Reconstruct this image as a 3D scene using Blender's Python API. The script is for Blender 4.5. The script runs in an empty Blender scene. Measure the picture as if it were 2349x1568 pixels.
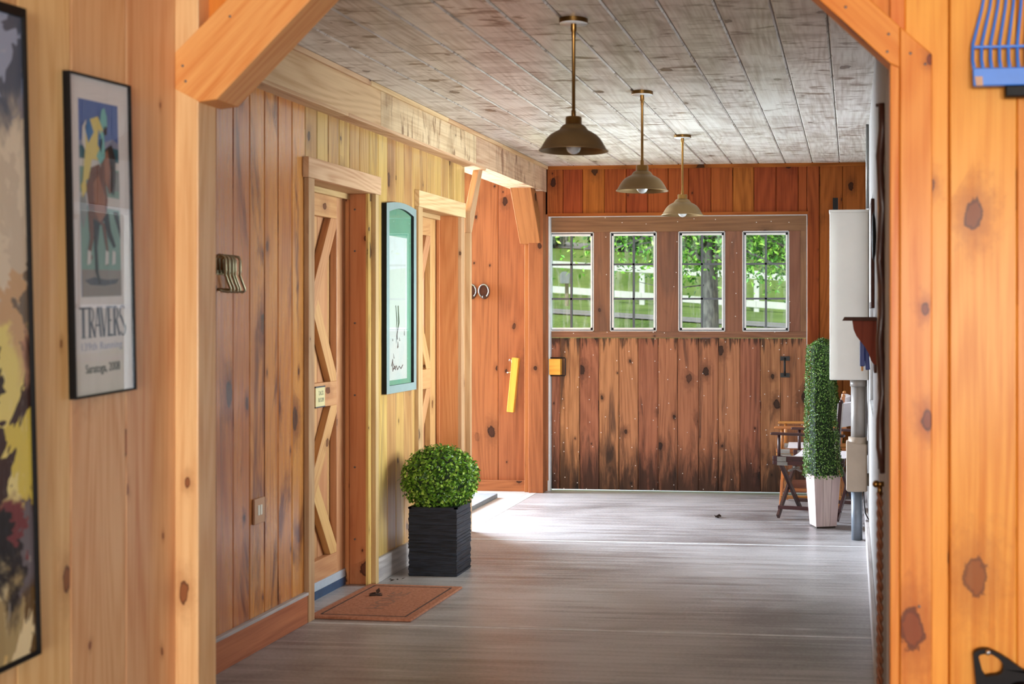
import bpy, math, random
from mathutils import Vector, Matrix

random.seed(7)
SC = bpy.context.scene
COL = SC.collection

def lin(r, g, b):
    f = lambda c: (c / 255 / 12.92) if c / 255 <= 0.04045 else ((c / 255 + 0.055) / 1.055) ** 2.4
    return (f(r), f(g), f(b), 1.0)

# ------------------------------------------------------------------ camera, sky, sun, daylight, exposure
cam = bpy.data.cameras.new('camera')
cam_o = bpy.data.objects.new('camera', cam)
COL.objects.link(cam_o)
cam_o.location = (0, 0, 1.5)
cam_o.rotation_euler = (math.radians(90), 0, math.radians(6.5))
cam.sensor_width = 36
cam.lens = 45.977
cam.shift_x = -0.18676
cam.shift_y = -0.02725
cam.clip_start = 0.05
cam.clip_end = 300
cam.dof.use_dof = True
cam.dof.focus_distance = 9.3
cam.dof.aperture_fstop = 3.2
SC.camera = cam_o

SC.view_settings.view_transform = 'Standard'
SC.view_settings.look = 'None'
SC.view_settings.gamma = 1
SC.view_settings.use_curve_mapping = False
SC.view_settings.exposure = 0.28

world = bpy.data.worlds.new('sky')
SC.world = world
world.use_nodes = True
wn = world.node_tree.nodes
wl = world.node_tree.links
wbg = wn['Background']
sky = wn.new('ShaderNodeTexSky')
sky.sky_type = 'HOSEK_WILKIE'
sky.sun_direction = (0.25, -0.75, 0.62)
sky.turbidity = 4.0
skymix = wn.new('ShaderNodeMix'); skymix.data_type = 'RGBA'
skymix.inputs[0].default_value = 0.65
wl.new(sky.outputs[0], skymix.inputs[6])
skymix.inputs[7].default_value = (0.85, 0.93, 1.0, 1)
wl.new(skymix.outputs[2], wbg.inputs['Color'])
wbg.inputs['Strength'].default_value = 1.0

def light(name, kind, loc, rot, energy, color, size=None, size_y=None):
    l = bpy.data.lights.new(name, kind)
    l.energy = energy
    l.color = color
    if kind == 'AREA':
        l.shape = 'RECTANGLE'; l.size = size; l.size_y = size_y
    if kind == 'SUN':
        l.angle = math.radians(0.6)
    o = bpy.data.objects.new(name, l)
    COL.objects.link(o)
    o.location = loc
    o.rotation_euler = [math.radians(a) for a in rot]
    return o
# afternoon sun from behind the barn (the roof keeps it off the aisle)
light('sun', 'SUN', (0, -20, 20), (52, 0, 14), 2.7, (1.0, 0.95, 0.88))
# daylight coming in through the open barn front behind the camera
light('daylight_barn_front', 'AREA', (1.3, -10.4, 1.45), (90, 0, 0), 1050, (1.0, 0.96, 0.90), 4.9, 2.7)
# daylight coming in through the open side doorway of the passage
light('daylight_side_doorway', 'AREA', (-6.6, 11.6, 1.9), (0, -88, -22), 2900, (0.74, 0.86, 1.0), 3.4, 3.4)
# daylight coming in through the window in the right-hand wall
light('daylight_right_window', 'AREA', (2.3, 7.4, 1.75), (0, 90, 0), 760, (0.97, 0.97, 1.0), 2.2, 3.4)

# ------------------------------------------------------------------ node helpers / materials
class NT:
    def __init__(s, name):
        s.m = bpy.data.materials.new(name); s.m.use_nodes = True
        s.n = s.m.node_tree.nodes; s.l = s.m.node_tree.links
        s.p = s.n['Principled BSDF']; s.out = s.n['Material Output']
    def node(s, t, **kw):
        n = s.n.new(t)
        for k, v in kw.items(): setattr(n, k, v)
        return n
    def link(s, a, b): s.l.new(a, b)
    def setin(s, sock, v):
        if hasattr(v, 'is_linked') or isinstance(v, bpy.types.NodeSocket): s.link(v, sock)
        else: sock.default_value = v
    def math(s, op, a, b=0.0, c=None, clamp=False):
        n = s.node('ShaderNodeMath', operation=op, use_clamp=clamp)
        s.setin(n.inputs[0], a); s.setin(n.inputs[1], b)
        if c is not None: s.setin(n.inputs[2], c)
        return n.outputs[0]
    def mapping(s, vec, scale, loc=(0, 0, 0)):
        n = s.node('ShaderNodeMapping')
        s.link(vec, n.inputs[0]); n.inputs['Scale'].default_value = scale; n.inputs['Location'].default_value = loc
        return n.outputs[0]
    def noise(s, vec, scale=1.0, detail=3.0, rough=0.55, dist=0.0):
        n = s.node('ShaderNodeTexNoise')
        s.link(vec, n.inputs['Vector'])
        n.inputs['Scale'].default_value = scale; n.inputs['Detail'].default_value = detail
        n.inputs['Roughness'].default_value = rough; n.inputs['Distortion'].default_value = dist
        return n
    def step(s, v, a, b):       # smooth 0..1 between a and b (a may exceed b)
        n = s.node('ShaderNodeMapRange', interpolation_type='SMOOTHSTEP')
        s.setin(n.inputs[0], v)
        if a <= b:
            n.inputs[1].default_value = a; n.inputs[2].default_value = b; n.inputs[3].default_value = 0; n.inputs[4].default_value = 1
        else:
            n.inputs[1].default_value = b; n.inputs[2].default_value = a; n.inputs[3].default_value = 1; n.inputs[4].default_value = 0
        return n.outputs[0]
    def mix(s, fac, a, b, blend='MIX'):
        n = s.node('ShaderNodeMix', data_type='RGBA', blend_type=blend)
        s.setin(n.inputs[0], fac); s.setin(n.inputs[6], a); s.setin(n.inputs[7], b)
        return n.outputs[2]
    def bump(s, h, strength=0.2, dist=0.01):
        n = s.node('ShaderNodeBump'); n.inputs['Strength'].default_value = strength; n.inputs['Distance'].default_value = dist
        s.link(h, n.inputs['Height']); s.link(n.outputs[0], s.p.inputs['Normal'])

def wood(name, light_c, dark_c, knot_c=(60, 28, 14), knots=0.5, knot_size=0.13, halo=0.5, stain_shade_c=None, stain=0.0, stain_scale=(5, 0.9),
         rough=0.5, coat=0.0, spec=0.35, coat_ior=1.5, kscale=3.0, var=0.14, ring=0.13, specks=0.0, cross=0.0, foot=None, hue=0.012, bump=0.12):
    t = NT(name)
    uv = t.node('ShaderNodeUVMap', uv_map='UVMap').outputs[0]
    rnd = t.node('ShaderNodeAttribute', attribute_name='rnd').outputs['Fac']
    fine = t.noise(t.mapping(uv, (70, 2.2, 1)), 1, 5, 0.62, 0.3).outputs['Fac']
    low = t.noise(t.mapping(uv, (4.0, 0.8, 1)), 1, 3, 0.55, 0.4).outputs['Fac']
    lr = t.noise(t.mapping(uv, (3.2, 0.33, 1), (0.7, 0.2, 0)), 1, 1.5, 0.4, 0.6).outputs['Fac']
    su = t.node('ShaderNodeSeparateXYZ'); t.link(uv, su.inputs[0])
    rings = t.math('MULTIPLY_ADD', t.math('SINE', t.math('MULTIPLY_ADD', lr, 95.0, t.math('MULTIPLY', su.outputs[0], 60.0))), 0.5, 0.5)
    f = t.math('MULTIPLY', fine, 0.62)
    f = t.math('MULTIPLY_ADD', rings, ring, f)
    f = t.math('MULTIPLY_ADD', low, 0.55, f)
    fac = t.step(f, 0.42 + ring * 0.3, 0.95 + ring * 0.45)
    col = t.mix(fac, lin(*light_c), lin(*dark_c))
    # knots
    wob = t.noise(t.mapping(uv, (9, 4, 1)), 1, 2)
    wv2 = t.node('ShaderNodeVectorMath', operation='MULTIPLY_ADD')
    t.link(wob.outputs['Color'], wv2.inputs[0]); wv2.inputs[1].default_value = (0.03, 0.05, 0)
    t.link(uv, wv2.inputs[2])
    vo = t.node('ShaderNodeTexVoronoi', feature='F1', voronoi_dimensions='2D')
    t.link(t.mapping(wv2.outputs[0], (4.6, kscale, 1)), vo.inputs['Vector']); vo.inputs['Scale'].default_value = 1
    sep = t.node('ShaderNodeSeparateColor'); t.link(vo.outputs['Color'], sep.inputs[0])
    has = t.step(sep.outputs[0], 1 - knots - 0.02, 1 - knots + 0.02)
    size = t.math('MULTIPLY_ADD', t.math('POWER', sep.outputs[1], 2.2), knot_size, 0.022)
    rel = t.math('DIVIDE', vo.outputs['Distance'], size)
    rel = t.math('MULTIPLY', rel, t.math('MULTIPLY_ADD', t.noise(t.mapping(uv, (40, 26, 1)), 1, 3, 0.6).outputs['Fac'], 1.3, 0.35))
    core = t.math('MULTIPLY', t.step(rel, 1.0, 0.72), has)
    rim = t.math('MULTIPLY', t.math('MULTIPLY', t.step(rel, 1.05, 0.9), t.step(rel, 0.6, 0.85)), has)
    hal = t.math('MULTIPLY', t.math('MULTIPLY', t.math('POWER', t.step(rel, 4.2, 0.6), 1.6), has), halo)
    kc = lin(*knot_c)
    col = t.mix(hal, col, tuple([0.5 * a + 0.5 * b for a, b in zip(lin(*dark_c), kc)][:3]) + (1,))
    col = t.mix(t.math('MULTIPLY', core, 0.85), col, kc)
    col = t.mix(t.math('MULTIPLY', rim, 0.75), col, (kc[0] * 0.35, kc[1] * 0.35, kc[2] * 0.35, 1))
    if stain > 0:
        sn = t.noise(t.mapping(uv, (stain_scale[0], stain_scale[1], 1), (3.3, 1.7, 0)), 1, 4, 0.6, 1.2).outputs['Fac']
        col = t.mix(t.math('MULTIPLY', t.step(sn, 0.52, 0.68), stain), col, lin(*stain_shade_c))
    if cross > 0:               # dark marks across the board; on the ceiling, painted shade of cupped boards
        cn = t.noise(t.mapping(uv, (4.5, 15, 1), (1.1, 0.6, 0)), 1, 4, 0.6, 0.8).outputs['Fac']
        cn2 = t.noise(t.mapping(uv, (2.0, 1.5, 1), (7.1, 3.6, 0)), 1, 2, 0.5).outputs['Fac']
        cc = t.math('MULTIPLY', t.step(cn, 0.54, 0.66), t.step(cn2, 0.38, 0.54))
        col = t.mix(t.math('MULTIPLY', cc, cross), col, lin(*stain_shade_c))
        cb = t.noise(t.mapping(uv, (1.6, 5.0, 1), (2.1, 9.6, 0)), 1, 3, 0.55, 0.6).outputs['Fac']  # broad soft bands of cross shading, painted into the board colour
        col = t.mix(t.math('MULTIPLY', t.step(cb, 0.50, 0.66), cross * 0.34), col, lin(*stain_shade_c))
    if foot is not None:        # black mould creeping up from the wet ground line, ragged along the grain
        ob = t.node('ShaderNodeNewGeometry').outputs['Position']
        sz = t.node('ShaderNodeSeparateXYZ'); t.link(ob, sz.inputs[0])
        fn = t.noise(t.mapping(uv, (14, 2.2, 1), (2, 5, 0)), 1, 5, 0.65, 0.6).outputs['Fac']
        h = t.math('MULTIPLY_ADD', t.math('SUBTRACT', fn, 0.5), foot[1], sz.outputs[2])
        col = t.mix(t.math('MULTIPLY', t.step(h, foot[0], 0.02), 0.86), col, lin(*foot[2]))
        fn2 = t.noise(t.mapping(uv, (34, 3.0, 1), (8, 1, 0)), 1, 4, 0.6, 0.4).outputs['Fac']   # rot where rain runs off the rail above
        h2 = t.math('ADD', t.math('SUBTRACT', 1.297, sz.outputs[2]), t.math('MULTIPLY', t.math('SUBTRACT', fn2, 0.5), 0.55))
        col = t.mix(t.math('MULTIPLY', t.step(h2, 0.05, -0.03), 0.8), col, lin(*foot[2]))
    if specks > 0:
        sv = t.node('ShaderNodeTexVoronoi', feature='F1', voronoi_dimensions='2D')
        t.link(t.mapping(uv, (8, 7, 1)), sv.inputs['Vector']); sv.inputs['Scale'].default_value = 1
        ss = t.node('ShaderNodeSeparateColor'); t.link(sv.outputs['Color'], ss.inputs[0])
        m = t.math('MULTIPLY', t.step(sv.outputs['Distance'], 0.035, 0.02), t.step(ss.outputs[0], 0.45, 0.5))
        col = t.mix(t.math('MULTIPLY', m, specks), col, (0.8, 0.8, 0.8, 1))
    hs = t.node('ShaderNodeHueSaturation')
    t.link(col, hs.inputs['Color'])
    t.link(t.math('MULTIPLY_ADD', rnd, 2 * var, 1 - var), hs.inputs['Value'])
    t.link(t.math('MULTIPLY_ADD', rnd, 2 * hue, 0.5 - hue), hs.inputs['Hue'])
    t.link(hs.outputs[0], t.p.inputs['Base Color'])
    rr = t.math('MULTIPLY_ADD', fac, 0.12, rough - 0.04)
    t.link(rr, t.p.inputs['Roughness'])
    t.p.inputs['Specular IOR Level'].default_value = spec
    t.p.inputs['Coat Weight'].default_value = coat
    t.p.inputs['Coat Roughness'].default_value = 0.18
    t.p.inputs['Coat IOR'].default_value = coat_ior
    t.bump(t.math('MULTIPLY_ADD', rel, 0.0, f), bump, 0.004)
    return t.m

def plain(name, c, rough=0.5, metal=0.0, noise=0.0, nscale=20, coat=0.0, trans=0.0, bump=0.0, spec=0.5, c2=None, squash=(1, 1, 1)):
    t = NT(name)
    t.p.inputs['Roughness'].default_value = rough
    t.p.inputs['Metallic'].default_value = metal
    t.p.inputs['Coat Weight'].default_value = coat
    t.p.inputs['Transmission Weight'].default_value = trans
    t.p.inputs['Specular IOR Level'].default_value = spec
    co = t.node('ShaderNodeTexCoord').outputs['Object']
    nz = t.noise(t.mapping(co, squash), nscale, 4, 0.6).outputs['Fac']
    a = lin(*c)
    b = lin(*c2) if c2 else (a[0] * (1 - noise), a[1] * (1 - noise), a[2] * (1 - noise), 1)
    t.link(t.mix(t.step(nz, 0.3, 0.7), a, b) if (noise or c2) else t.mix(0.0, a, a), t.p.inputs['Base Color'])
    if bump: t.bump(nz, bump, 0.01)
    return t.m

M = {}
M['near_pine'] = wood('near_pine', (240, 198, 142), (210, 148, 90), (130, 66, 30), knots=0.45, knot_size=0.12, rough=0.45, coat=0.2, var=0.08, kscale=2.2)
M['orange_pine'] = wood('orange_pine', (232, 150, 64), (204, 104, 30), (112, 40, 16), knots=0.27, knot_size=0.17, halo=0.7, rough=0.5, spec=0.25, coat=0.1, kscale=2.6, var=0.07)
M['brace_pine'] = wood('brace_pine', (240, 176, 104), (218, 136, 66), (124, 56, 24), knots=0.3, rough=0.5, spec=0.25, coat=0.1, var=0.03, hue=0.003)
M['red_pine'] = wood('red_pine', (220, 150, 78), (162, 82, 32), (46, 26, 22), knots=0.6, knot_size=0.15, halo=0.9, stain_shade_c=(104, 50, 30), stain=0.9, rough=0.3, coat=1.0, coat_ior=1.8, var=0.15, bump=0.3, kscale=2.2)
M['yellow_pine'] = wood('yellow_pine', (206, 168, 104), (166, 120, 64), (70, 48, 36), knots=0.4, halo=0.6, stain_shade_c=(128, 98, 72), stain=0.5, stain_scale=(8, 0.8), rough=0.4, coat=0.4, var=0.12)
M['casing'] = wood('casing_pine', (198, 164, 120), (166, 124, 82), (90, 62, 42), knots=0.22, rough=0.55, var=0.06)
M['jamb'] = wood('jamb_pine', (200, 134, 86), (172, 102, 60), (84, 42, 26), knots=0.5, knot_size=0.16, rough=0.6, spec=0.2, var=0.05, hue=0.004)
M['door_pine'] = wood('door_pine', (208, 162, 112), (180, 126, 80), (100, 58, 38), knots=0.25, rough=0.5, coat=0.15, var=0.09)
M['end_pine'] = wood('end_pine', (150, 80, 34), (100, 45, 15), (40, 20, 12), knots=0.5, halo=0.45, rough=0.65, spec=0.15, var=0.16)
M['alcove_pine'] = wood('alcove_pine', (162, 102, 62), (122, 72, 40), (44, 22, 14), knots=0.5, halo=0.5, rough=0.6, spec=0.2, var=0.08, hue=0.006)
M['door_plank'] = wood('door_plank', (166, 114, 82), (106, 66, 46), (38, 24, 20), knots=0.66, knot_size=0.14, halo=0.75, stain_shade_c=(58, 40, 36), stain=0.8, stain_scale=(9, 0.8),
                       rough=0.6, spec=0.2, var=0.2, specks=0.8, foot=(0.55, 1.3, (22, 18, 18)))
M['door_rail'] = wood('door_rail', (134, 94, 70), (102, 68, 50), (44, 26, 20), knots=0.3, halo=0.5, stain_shade_c=(80, 62, 56), stain=0.4, rough=0.55, spec=0.25, var=0.07, specks=0.8)
M['ceiling'] = wood('ceiling_boards', (238, 234, 230), (178, 164, 152), (96, 74, 60), knots=0.2, halo=0.3, stain_shade_c=(112, 86, 66), stain=0.3, stain_scale=(3, 1.2),
                    rough=0.42, coat=0.15, var=0.05, ring=0.12, cross=0.9, hue=0.005)
M['beam'] = wood('beam_boards', (224, 190, 146), (190, 146, 102), (90, 60, 40), knots=0.12, rough=0.55, var=0.05, ring=0.2)
M['beam_rough'] = wood('beam_rough', (226, 198, 162), (184, 144, 108), (84, 56, 40), knots=0.2, stain_shade_c=(120, 82, 56), stain=0.25, stain_scale=(1.2, 6), cross=0.8, rough=0.55, var=0.05)
M['white_board'] = wood('white_board', (160, 154, 150), (122, 116, 112), (100, 92, 86), knots=0.2, rough=0.6, var=0.08)
M['grey_trim'] = wood('grey_trim', (196, 188, 186), (150, 140, 138), (96, 90, 92), knots=0.3, stain_shade_c=(110, 112, 122), stain=0.4, rough=0.5, var=0.06)
M['red_trim'] = wood('red_trim', (190, 112, 78), (146, 74, 50), (70, 34, 26), knots=0.3, rough=0.5, var=0.06)
M['honey'] = wood('honey_wood', (238, 176, 74), (208, 136, 44), (120, 60, 20), knots=0.1, rough=0.4, coat=0.3, var=0.05)
M['chair_sunlit'] = wood('chair_sunlit', (196, 128, 66), (150, 86, 38), (80, 40, 16), knots=0.0, rough=0.4, coat=0.3, var=0.06)  # dark chair wood lightened to mid brown, sun glare put in the colour
M['dark_wood'] = wood('dark_wood', (66, 36, 34), (38, 20, 20), (20, 10, 8), knots=0.0, rough=0.45, coat=0.15, var=0.06)
M['shelf'] = wood('shelf_wood', (140, 66, 28), (104, 44, 16), (60, 20, 8), knots=0.1, rough=0.65, var=0.05)
M['shelf_dark'] = wood('shelf_dark', (80, 42, 26), (56, 28, 16), (30, 12, 6), knots=0.0, rough=0.65, var=0.05)
M['whitewash'] = wood('whitewash', (188, 168, 164), (158, 138, 134), (110, 84, 76), knots=0.15, rough=0.65, var=0.04)

# concrete with broom marks that run across the aisle
def concrete(name, a, b, streak=1.0):
    t = NT(name)
    co = t.node('ShaderNodeNewGeometry').outputs['Position']
    n1 = t.noise(t.mapping(co, (0.9, 20, 1)), 1, 5, 0.65, 0.4).outputs['Fac']
    n2 = t.noise(t.mapping(co, (0.7, 0.9, 1)), 1, 4, 0.6, 0.5).outputs['Fac']
    n3 = t.noise(t.mapping(co, (60, 90, 1)), 1, 3, 0.6).outputs['Fac']
    f = t.math('MULTIPLY', n1, 0.5 * streak)
    f = t.math('MULTIPLY_ADD', n2, 0.55, f)
    f = t.math('MULTIPLY_ADD', n3, 0.22, f)
    c = t.mix(t.step(f, 0.44, 0.78), lin(*a), lin(*b))
    st = t.noise(t.mapping(co, (2.2, 22, 1), (4, 4, 0)), 1, 3, 0.6, 0.6).outputs['Fac']
    c = t.mix(t.math('MULTIPLY', t.step(st, 0.60, 0.76), 0.4 * streak), c, lin(224, 222, 224))
    sp = t.noise(t.mapping(co, (30, 40, 1)), 1, 2, 0.5).outputs['Fac']
    c = t.mix(t.math('MULTIPLY', t.step(sp, 0.74, 0.80), 0.6), c, lin(60, 54, 52))
    t.link(c, t.p.inputs['Base Color'])
    t.link(t.math('MULTIPLY_ADD', n1, 0.3, 0.22), t.p.inputs['Roughness'])
    t.bump(f, 0.25, 0.006)
    return t.m
M['concrete'] = concrete('concrete', (108, 101, 99), (182, 178, 178))
M['concrete_light'] = concrete('concrete_light', (196, 192, 188), (216, 212, 208), 0.3)
M['joint'] = plain('joint_mortar', (206, 204, 204), 0.7, noise=0.2)

M['brass'] = plain('aged_brass', (150, 112, 62), 0.32, 1.0, noise=0.25, nscale=8)
M['shade'] = plain('shade_bronze', (128, 102, 66), 0.45, 0.6, noise=0.12, nscale=6)
M['bulb'] = plain('bulb_glass', (240, 244, 248), 0.06, 0.0, trans=0.55, coat=0.6)
M['canopy_white'] = plain('canopy_white', (226, 228, 230), 0.35)
M['black'] = plain('black_frame', (14, 12, 13), 0.5, noise=0.2, spec=0.2)
M['black_iron'] = plain('black_iron', (22, 22, 24), 0.45, 0.4, noise=0.2)
M['black_plastic'] = plain('black_plastic', (20, 14, 16), 0.55, noise=0.2, spec=0.2)
M['teal'] = plain('teal_frame', (148, 172, 172), 0.35, 0.1, coat=0.3, noise=0.06)
M['mat_green'] = plain('mat_green', (120, 186, 158), 0.8, noise=0.05)
M['paper'] = plain('paper', (232, 232, 230), 0.75, noise=0.03)
M['mat_board'] = plain('mat_board', (246, 246, 246), 0.7, noise=0.02)
M['ink'] = plain('ink', (44, 46, 52), 0.8)
M['grey_ink'] = plain('grey_ink', (104, 110, 124), 0.8)
M['pale_ink'] = plain('pale_ink', (176, 184, 204), 0.8)
M['chrome'] = plain('bright_metal', (210, 212, 216), 0.22, 1.0)
M['steel'] = plain('dull_steel', (150, 150, 148), 0.4, 0.9, noise=0.2)
M['antique'] = plain('antique_brass_wire', (176, 166, 136), 0.25, 1.0, noise=0.2, nscale=40)
M['ivory'] = plain('ivory_plastic', (228, 222, 206), 0.4)
M['tan'] = plain('tan_plate', (196, 150, 116), 0.45, noise=0.1)
M['screw'] = plain('screw', (110, 112, 118), 0.4, 0.8)
M['sweep_light'] = plain('sweep_metal', (196, 208, 222), 0.4, 0.3, noise=0.1)
M['sweep_dark'] = plain('sweep_rubber', (52, 76, 108), 0.5, noise=0.25)
M['plaque'] = plain('plaque_cream', (218, 206, 156), 0.5, noise=0.08)
M['plaque_ink'] = plain('plaque_ink', (150, 150, 126), 0.6)
M['pot_black'] = plain('pot_black', (10, 12, 18), 0.42, c2=(34, 40, 52), nscale=10, squash=(1, 1, 9), bump=0.25, spec=0.3)
M['coir'] = plain('coir', (178, 120, 92), 0.95, c2=(150, 94, 66), nscale=60, bump=0.6)
M['coir_dark'] = plain('coir_dark', (62, 52, 52), 0.95, noise=0.4, nscale=90)
M['coir_faded'] = plain('coir_faded', (118, 88, 76), 0.95, c2=(150, 104, 80), nscale=70)
M['rubber'] = plain('grey_rubber', (134, 138, 142), 0.7, noise=0.2, nscale=40)
M['canvas'] = plain('white_canvas', (226, 218, 220), 0.85, noise=0.06, nscale=80)
M['enamel'] = plain('grey_enamel', (212, 210, 206), 0.42, noise=0.07, nscale=3)
M['pvc'] = plain('grey_pvc', (138, 130, 124), 0.38, noise=0.15, nscale=5)
M['pvc_blue'] = plain('conduit_grey', (112, 120, 130), 0.4, noise=0.2, nscale=6)
M['fitting'] = plain('fitting_tan', (166, 148, 130), 0.42, noise=0.12, nscale=6)
M['leather'] = plain('brown_leather', (74, 40, 30), 0.4, noise=0.35, nscale=18, coat=0.2)
M['rope'] = plain('copper_rope', (150, 92, 60), 0.6, noise=0.4, nscale=90)
M['fork_blue'] = plain('fork_blue', (62, 128, 226), 0.35, noise=0.1, nscale=8)
M['tool_blue'] = plain('tool_blue', (22, 54, 150), 0.45, noise=0.1)
M['orange'] = plain('orange_plastic', (226, 150, 36), 0.4)
M['debris'] = plain('dry_leaf', (62, 44, 34), 0.9, noise=0.4, nscale=60)
M['fence_white'] = plain('fence_white', (238, 238, 236), 0.6, noise=0.08, nscale=6)
M['mailbox'] = plain('mailbox_grey', (158, 164, 170), 0.35, 0.5, noise=0.15, nscale=8)
M['post_wood'] = plain('post_wood', (160, 146, 124), 0.8, noise=0.3, nscale=15)
M['bark'] = plain('bark', (92, 84, 76), 0.95, c2=(34, 30, 27), nscale=22, bump=1.0, squash=(1, 1, 0.35))
M['gravel'] = plain('gravel', (168, 160, 158), 0.95, c2=(138, 130, 128), nscale=30)
M['roof'] = plain('roof_grey', (90, 84, 80), 0.8, noise=0.2)
M['soil'] = plain('soil', (54, 42, 34), 0.95, noise=0.3, nscale=40)
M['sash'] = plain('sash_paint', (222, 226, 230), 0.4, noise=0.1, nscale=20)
M['muntin'] = plain('muntin_grey', (70, 78, 90), 0.4, noise=0.15, nscale=20)

def leaf_mat(name, a, b, c, rough=0.4, tr=0.25):
    t = NT(name)
    r = t.node('ShaderNodeAttribute', attribute_name='rnd').outputs['Fac']
    col = t.mix(t.step(r, 0.0, 0.6), lin(*a), lin(*b))
    col = t.mix(t.step(r, 0.6, 1.0), col, lin(*c))
    t.link(col, t.p.inputs['Base Color'])
    t.p.inputs['Roughness'].default_value = rough
    t.p.inputs['Specular IOR Level'].default_value = 0.28
    d = t.node('ShaderNodeBsdfTranslucent'); t.link(col, d.inputs['Color'])
    mx = t.node('ShaderNodeMixShader'); mx.inputs[0].default_value = tr
    t.link(t.p.outputs[0], mx.inputs[1]); t.link(d.outputs[0], mx.inputs[2]); t.link(mx.outputs[0], t.out.inputs[0])
    return t.m
M['box_leaf'] = leaf_mat('boxwood_leaf', (54, 88, 26), (108, 152, 42), (176, 206, 92), 0.3)
M['cone_leaf'] = leaf_mat('topiary_leaf', (38, 64, 26), (82, 120, 46), (156, 184, 104), 0.38)
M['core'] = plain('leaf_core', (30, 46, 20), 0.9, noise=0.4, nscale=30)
M['tree_leaf'] = leaf_mat('apple_leaf', (48, 92, 24), (92, 144, 40), (164, 204, 84), 0.45, 0.3)
M['hedge_leaf'] = leaf_mat('hedge_leaf', (26, 54, 34), (48, 86, 52), (88, 124, 82), 0.6, 0.2)

def grass_mat():
    t = NT('grass')
    co = t.node('ShaderNodeNewGeometry').outputs['Position']
    n1 = t.noise(t.mapping(co, (1.2, 0.35, 1)), 1, 5, 0.6, 0.3).outputs['Fac']
    n2 = t.noise(t.mapping(co, (26, 9, 9)), 1, 4, 0.65).outputs['Fac']
    f = t.math('MULTIPLY_ADD', n2, 0.5, t.math('MULTIPLY', n1, 0.6))
    t.link(t.mix(t.step(f, 0.35, 0.75), lin(96, 124, 50), lin(146, 168, 84)), t.p.inputs['Base Color'])
    t.p.inputs['Roughness'].default_value = 0.8
    t.p.inputs['Specular IOR Level'].default_value = 0.2
    t.bump(n2, 0.6, 0.05)
    return t.m
M['grass'] = grass_mat()

def glass_mat(name, tint, dirt, fres=1.45, rough=0.01):
    t = NT(name)
    tr = t.node('ShaderNodeBsdfTransparent'); tr.inputs[0].default_value = tint
    gl = t.node('ShaderNodeBsdfGlossy'); gl.inputs['Roughness'].default_value = rough
    lw = t.node('ShaderNodeLayerWeight'); lw.inputs[0].default_value = 0.5
    f0 = ((fres - 1) / (fres + 1)) ** 2
    fr_o = t.math('MULTIPLY_ADD', t.math('POWER', lw.outputs['Facing'], 5.0), 1 - f0, f0)
    m1 = t.node('ShaderNodeMixShader'); t.link(fr_o, m1.inputs[0]); t.link(tr.outputs[0], m1.inputs[1]); t.link(gl.outputs[0], m1.inputs[2])
    df = t.node('ShaderNodeBsdfDiffuse'); df.inputs[0].default_value = (0.75, 0.8, 0.8, 1)
    co = t.node('ShaderNodeNewGeometry').outputs['Position']
    nz = t.noise(t.mapping(co, (30, 30, 4)), 1, 4, 0.6, 0.4).outputs['Fac']
    dm = t.math('MULTIPLY', t.step(nz, 0.45, 0.75), dirt)
    m2 = t.node('ShaderNodeMixShader'); t.link(dm, m2.inputs[0]); t.link(m1.outputs[0], m2.inputs[1]); t.link(df.outputs[0], m2.inputs[2])
    t.link(m2.outputs[0], t.out.inputs[0])
    return t.m
M['pane'] = glass_mat('window_glass', (0.9, 0.95, 0.94, 1), 0.16, 1.2)
M['frame_glass'] = glass_mat('picture_glass', (0.96, 0.98, 0.97, 1), 0.02, 1.9)
M['poster_glass'] = glass_mat('poster_glass', (0.98, 0.98, 0.98, 1), 0.02, 1.3)

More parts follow.
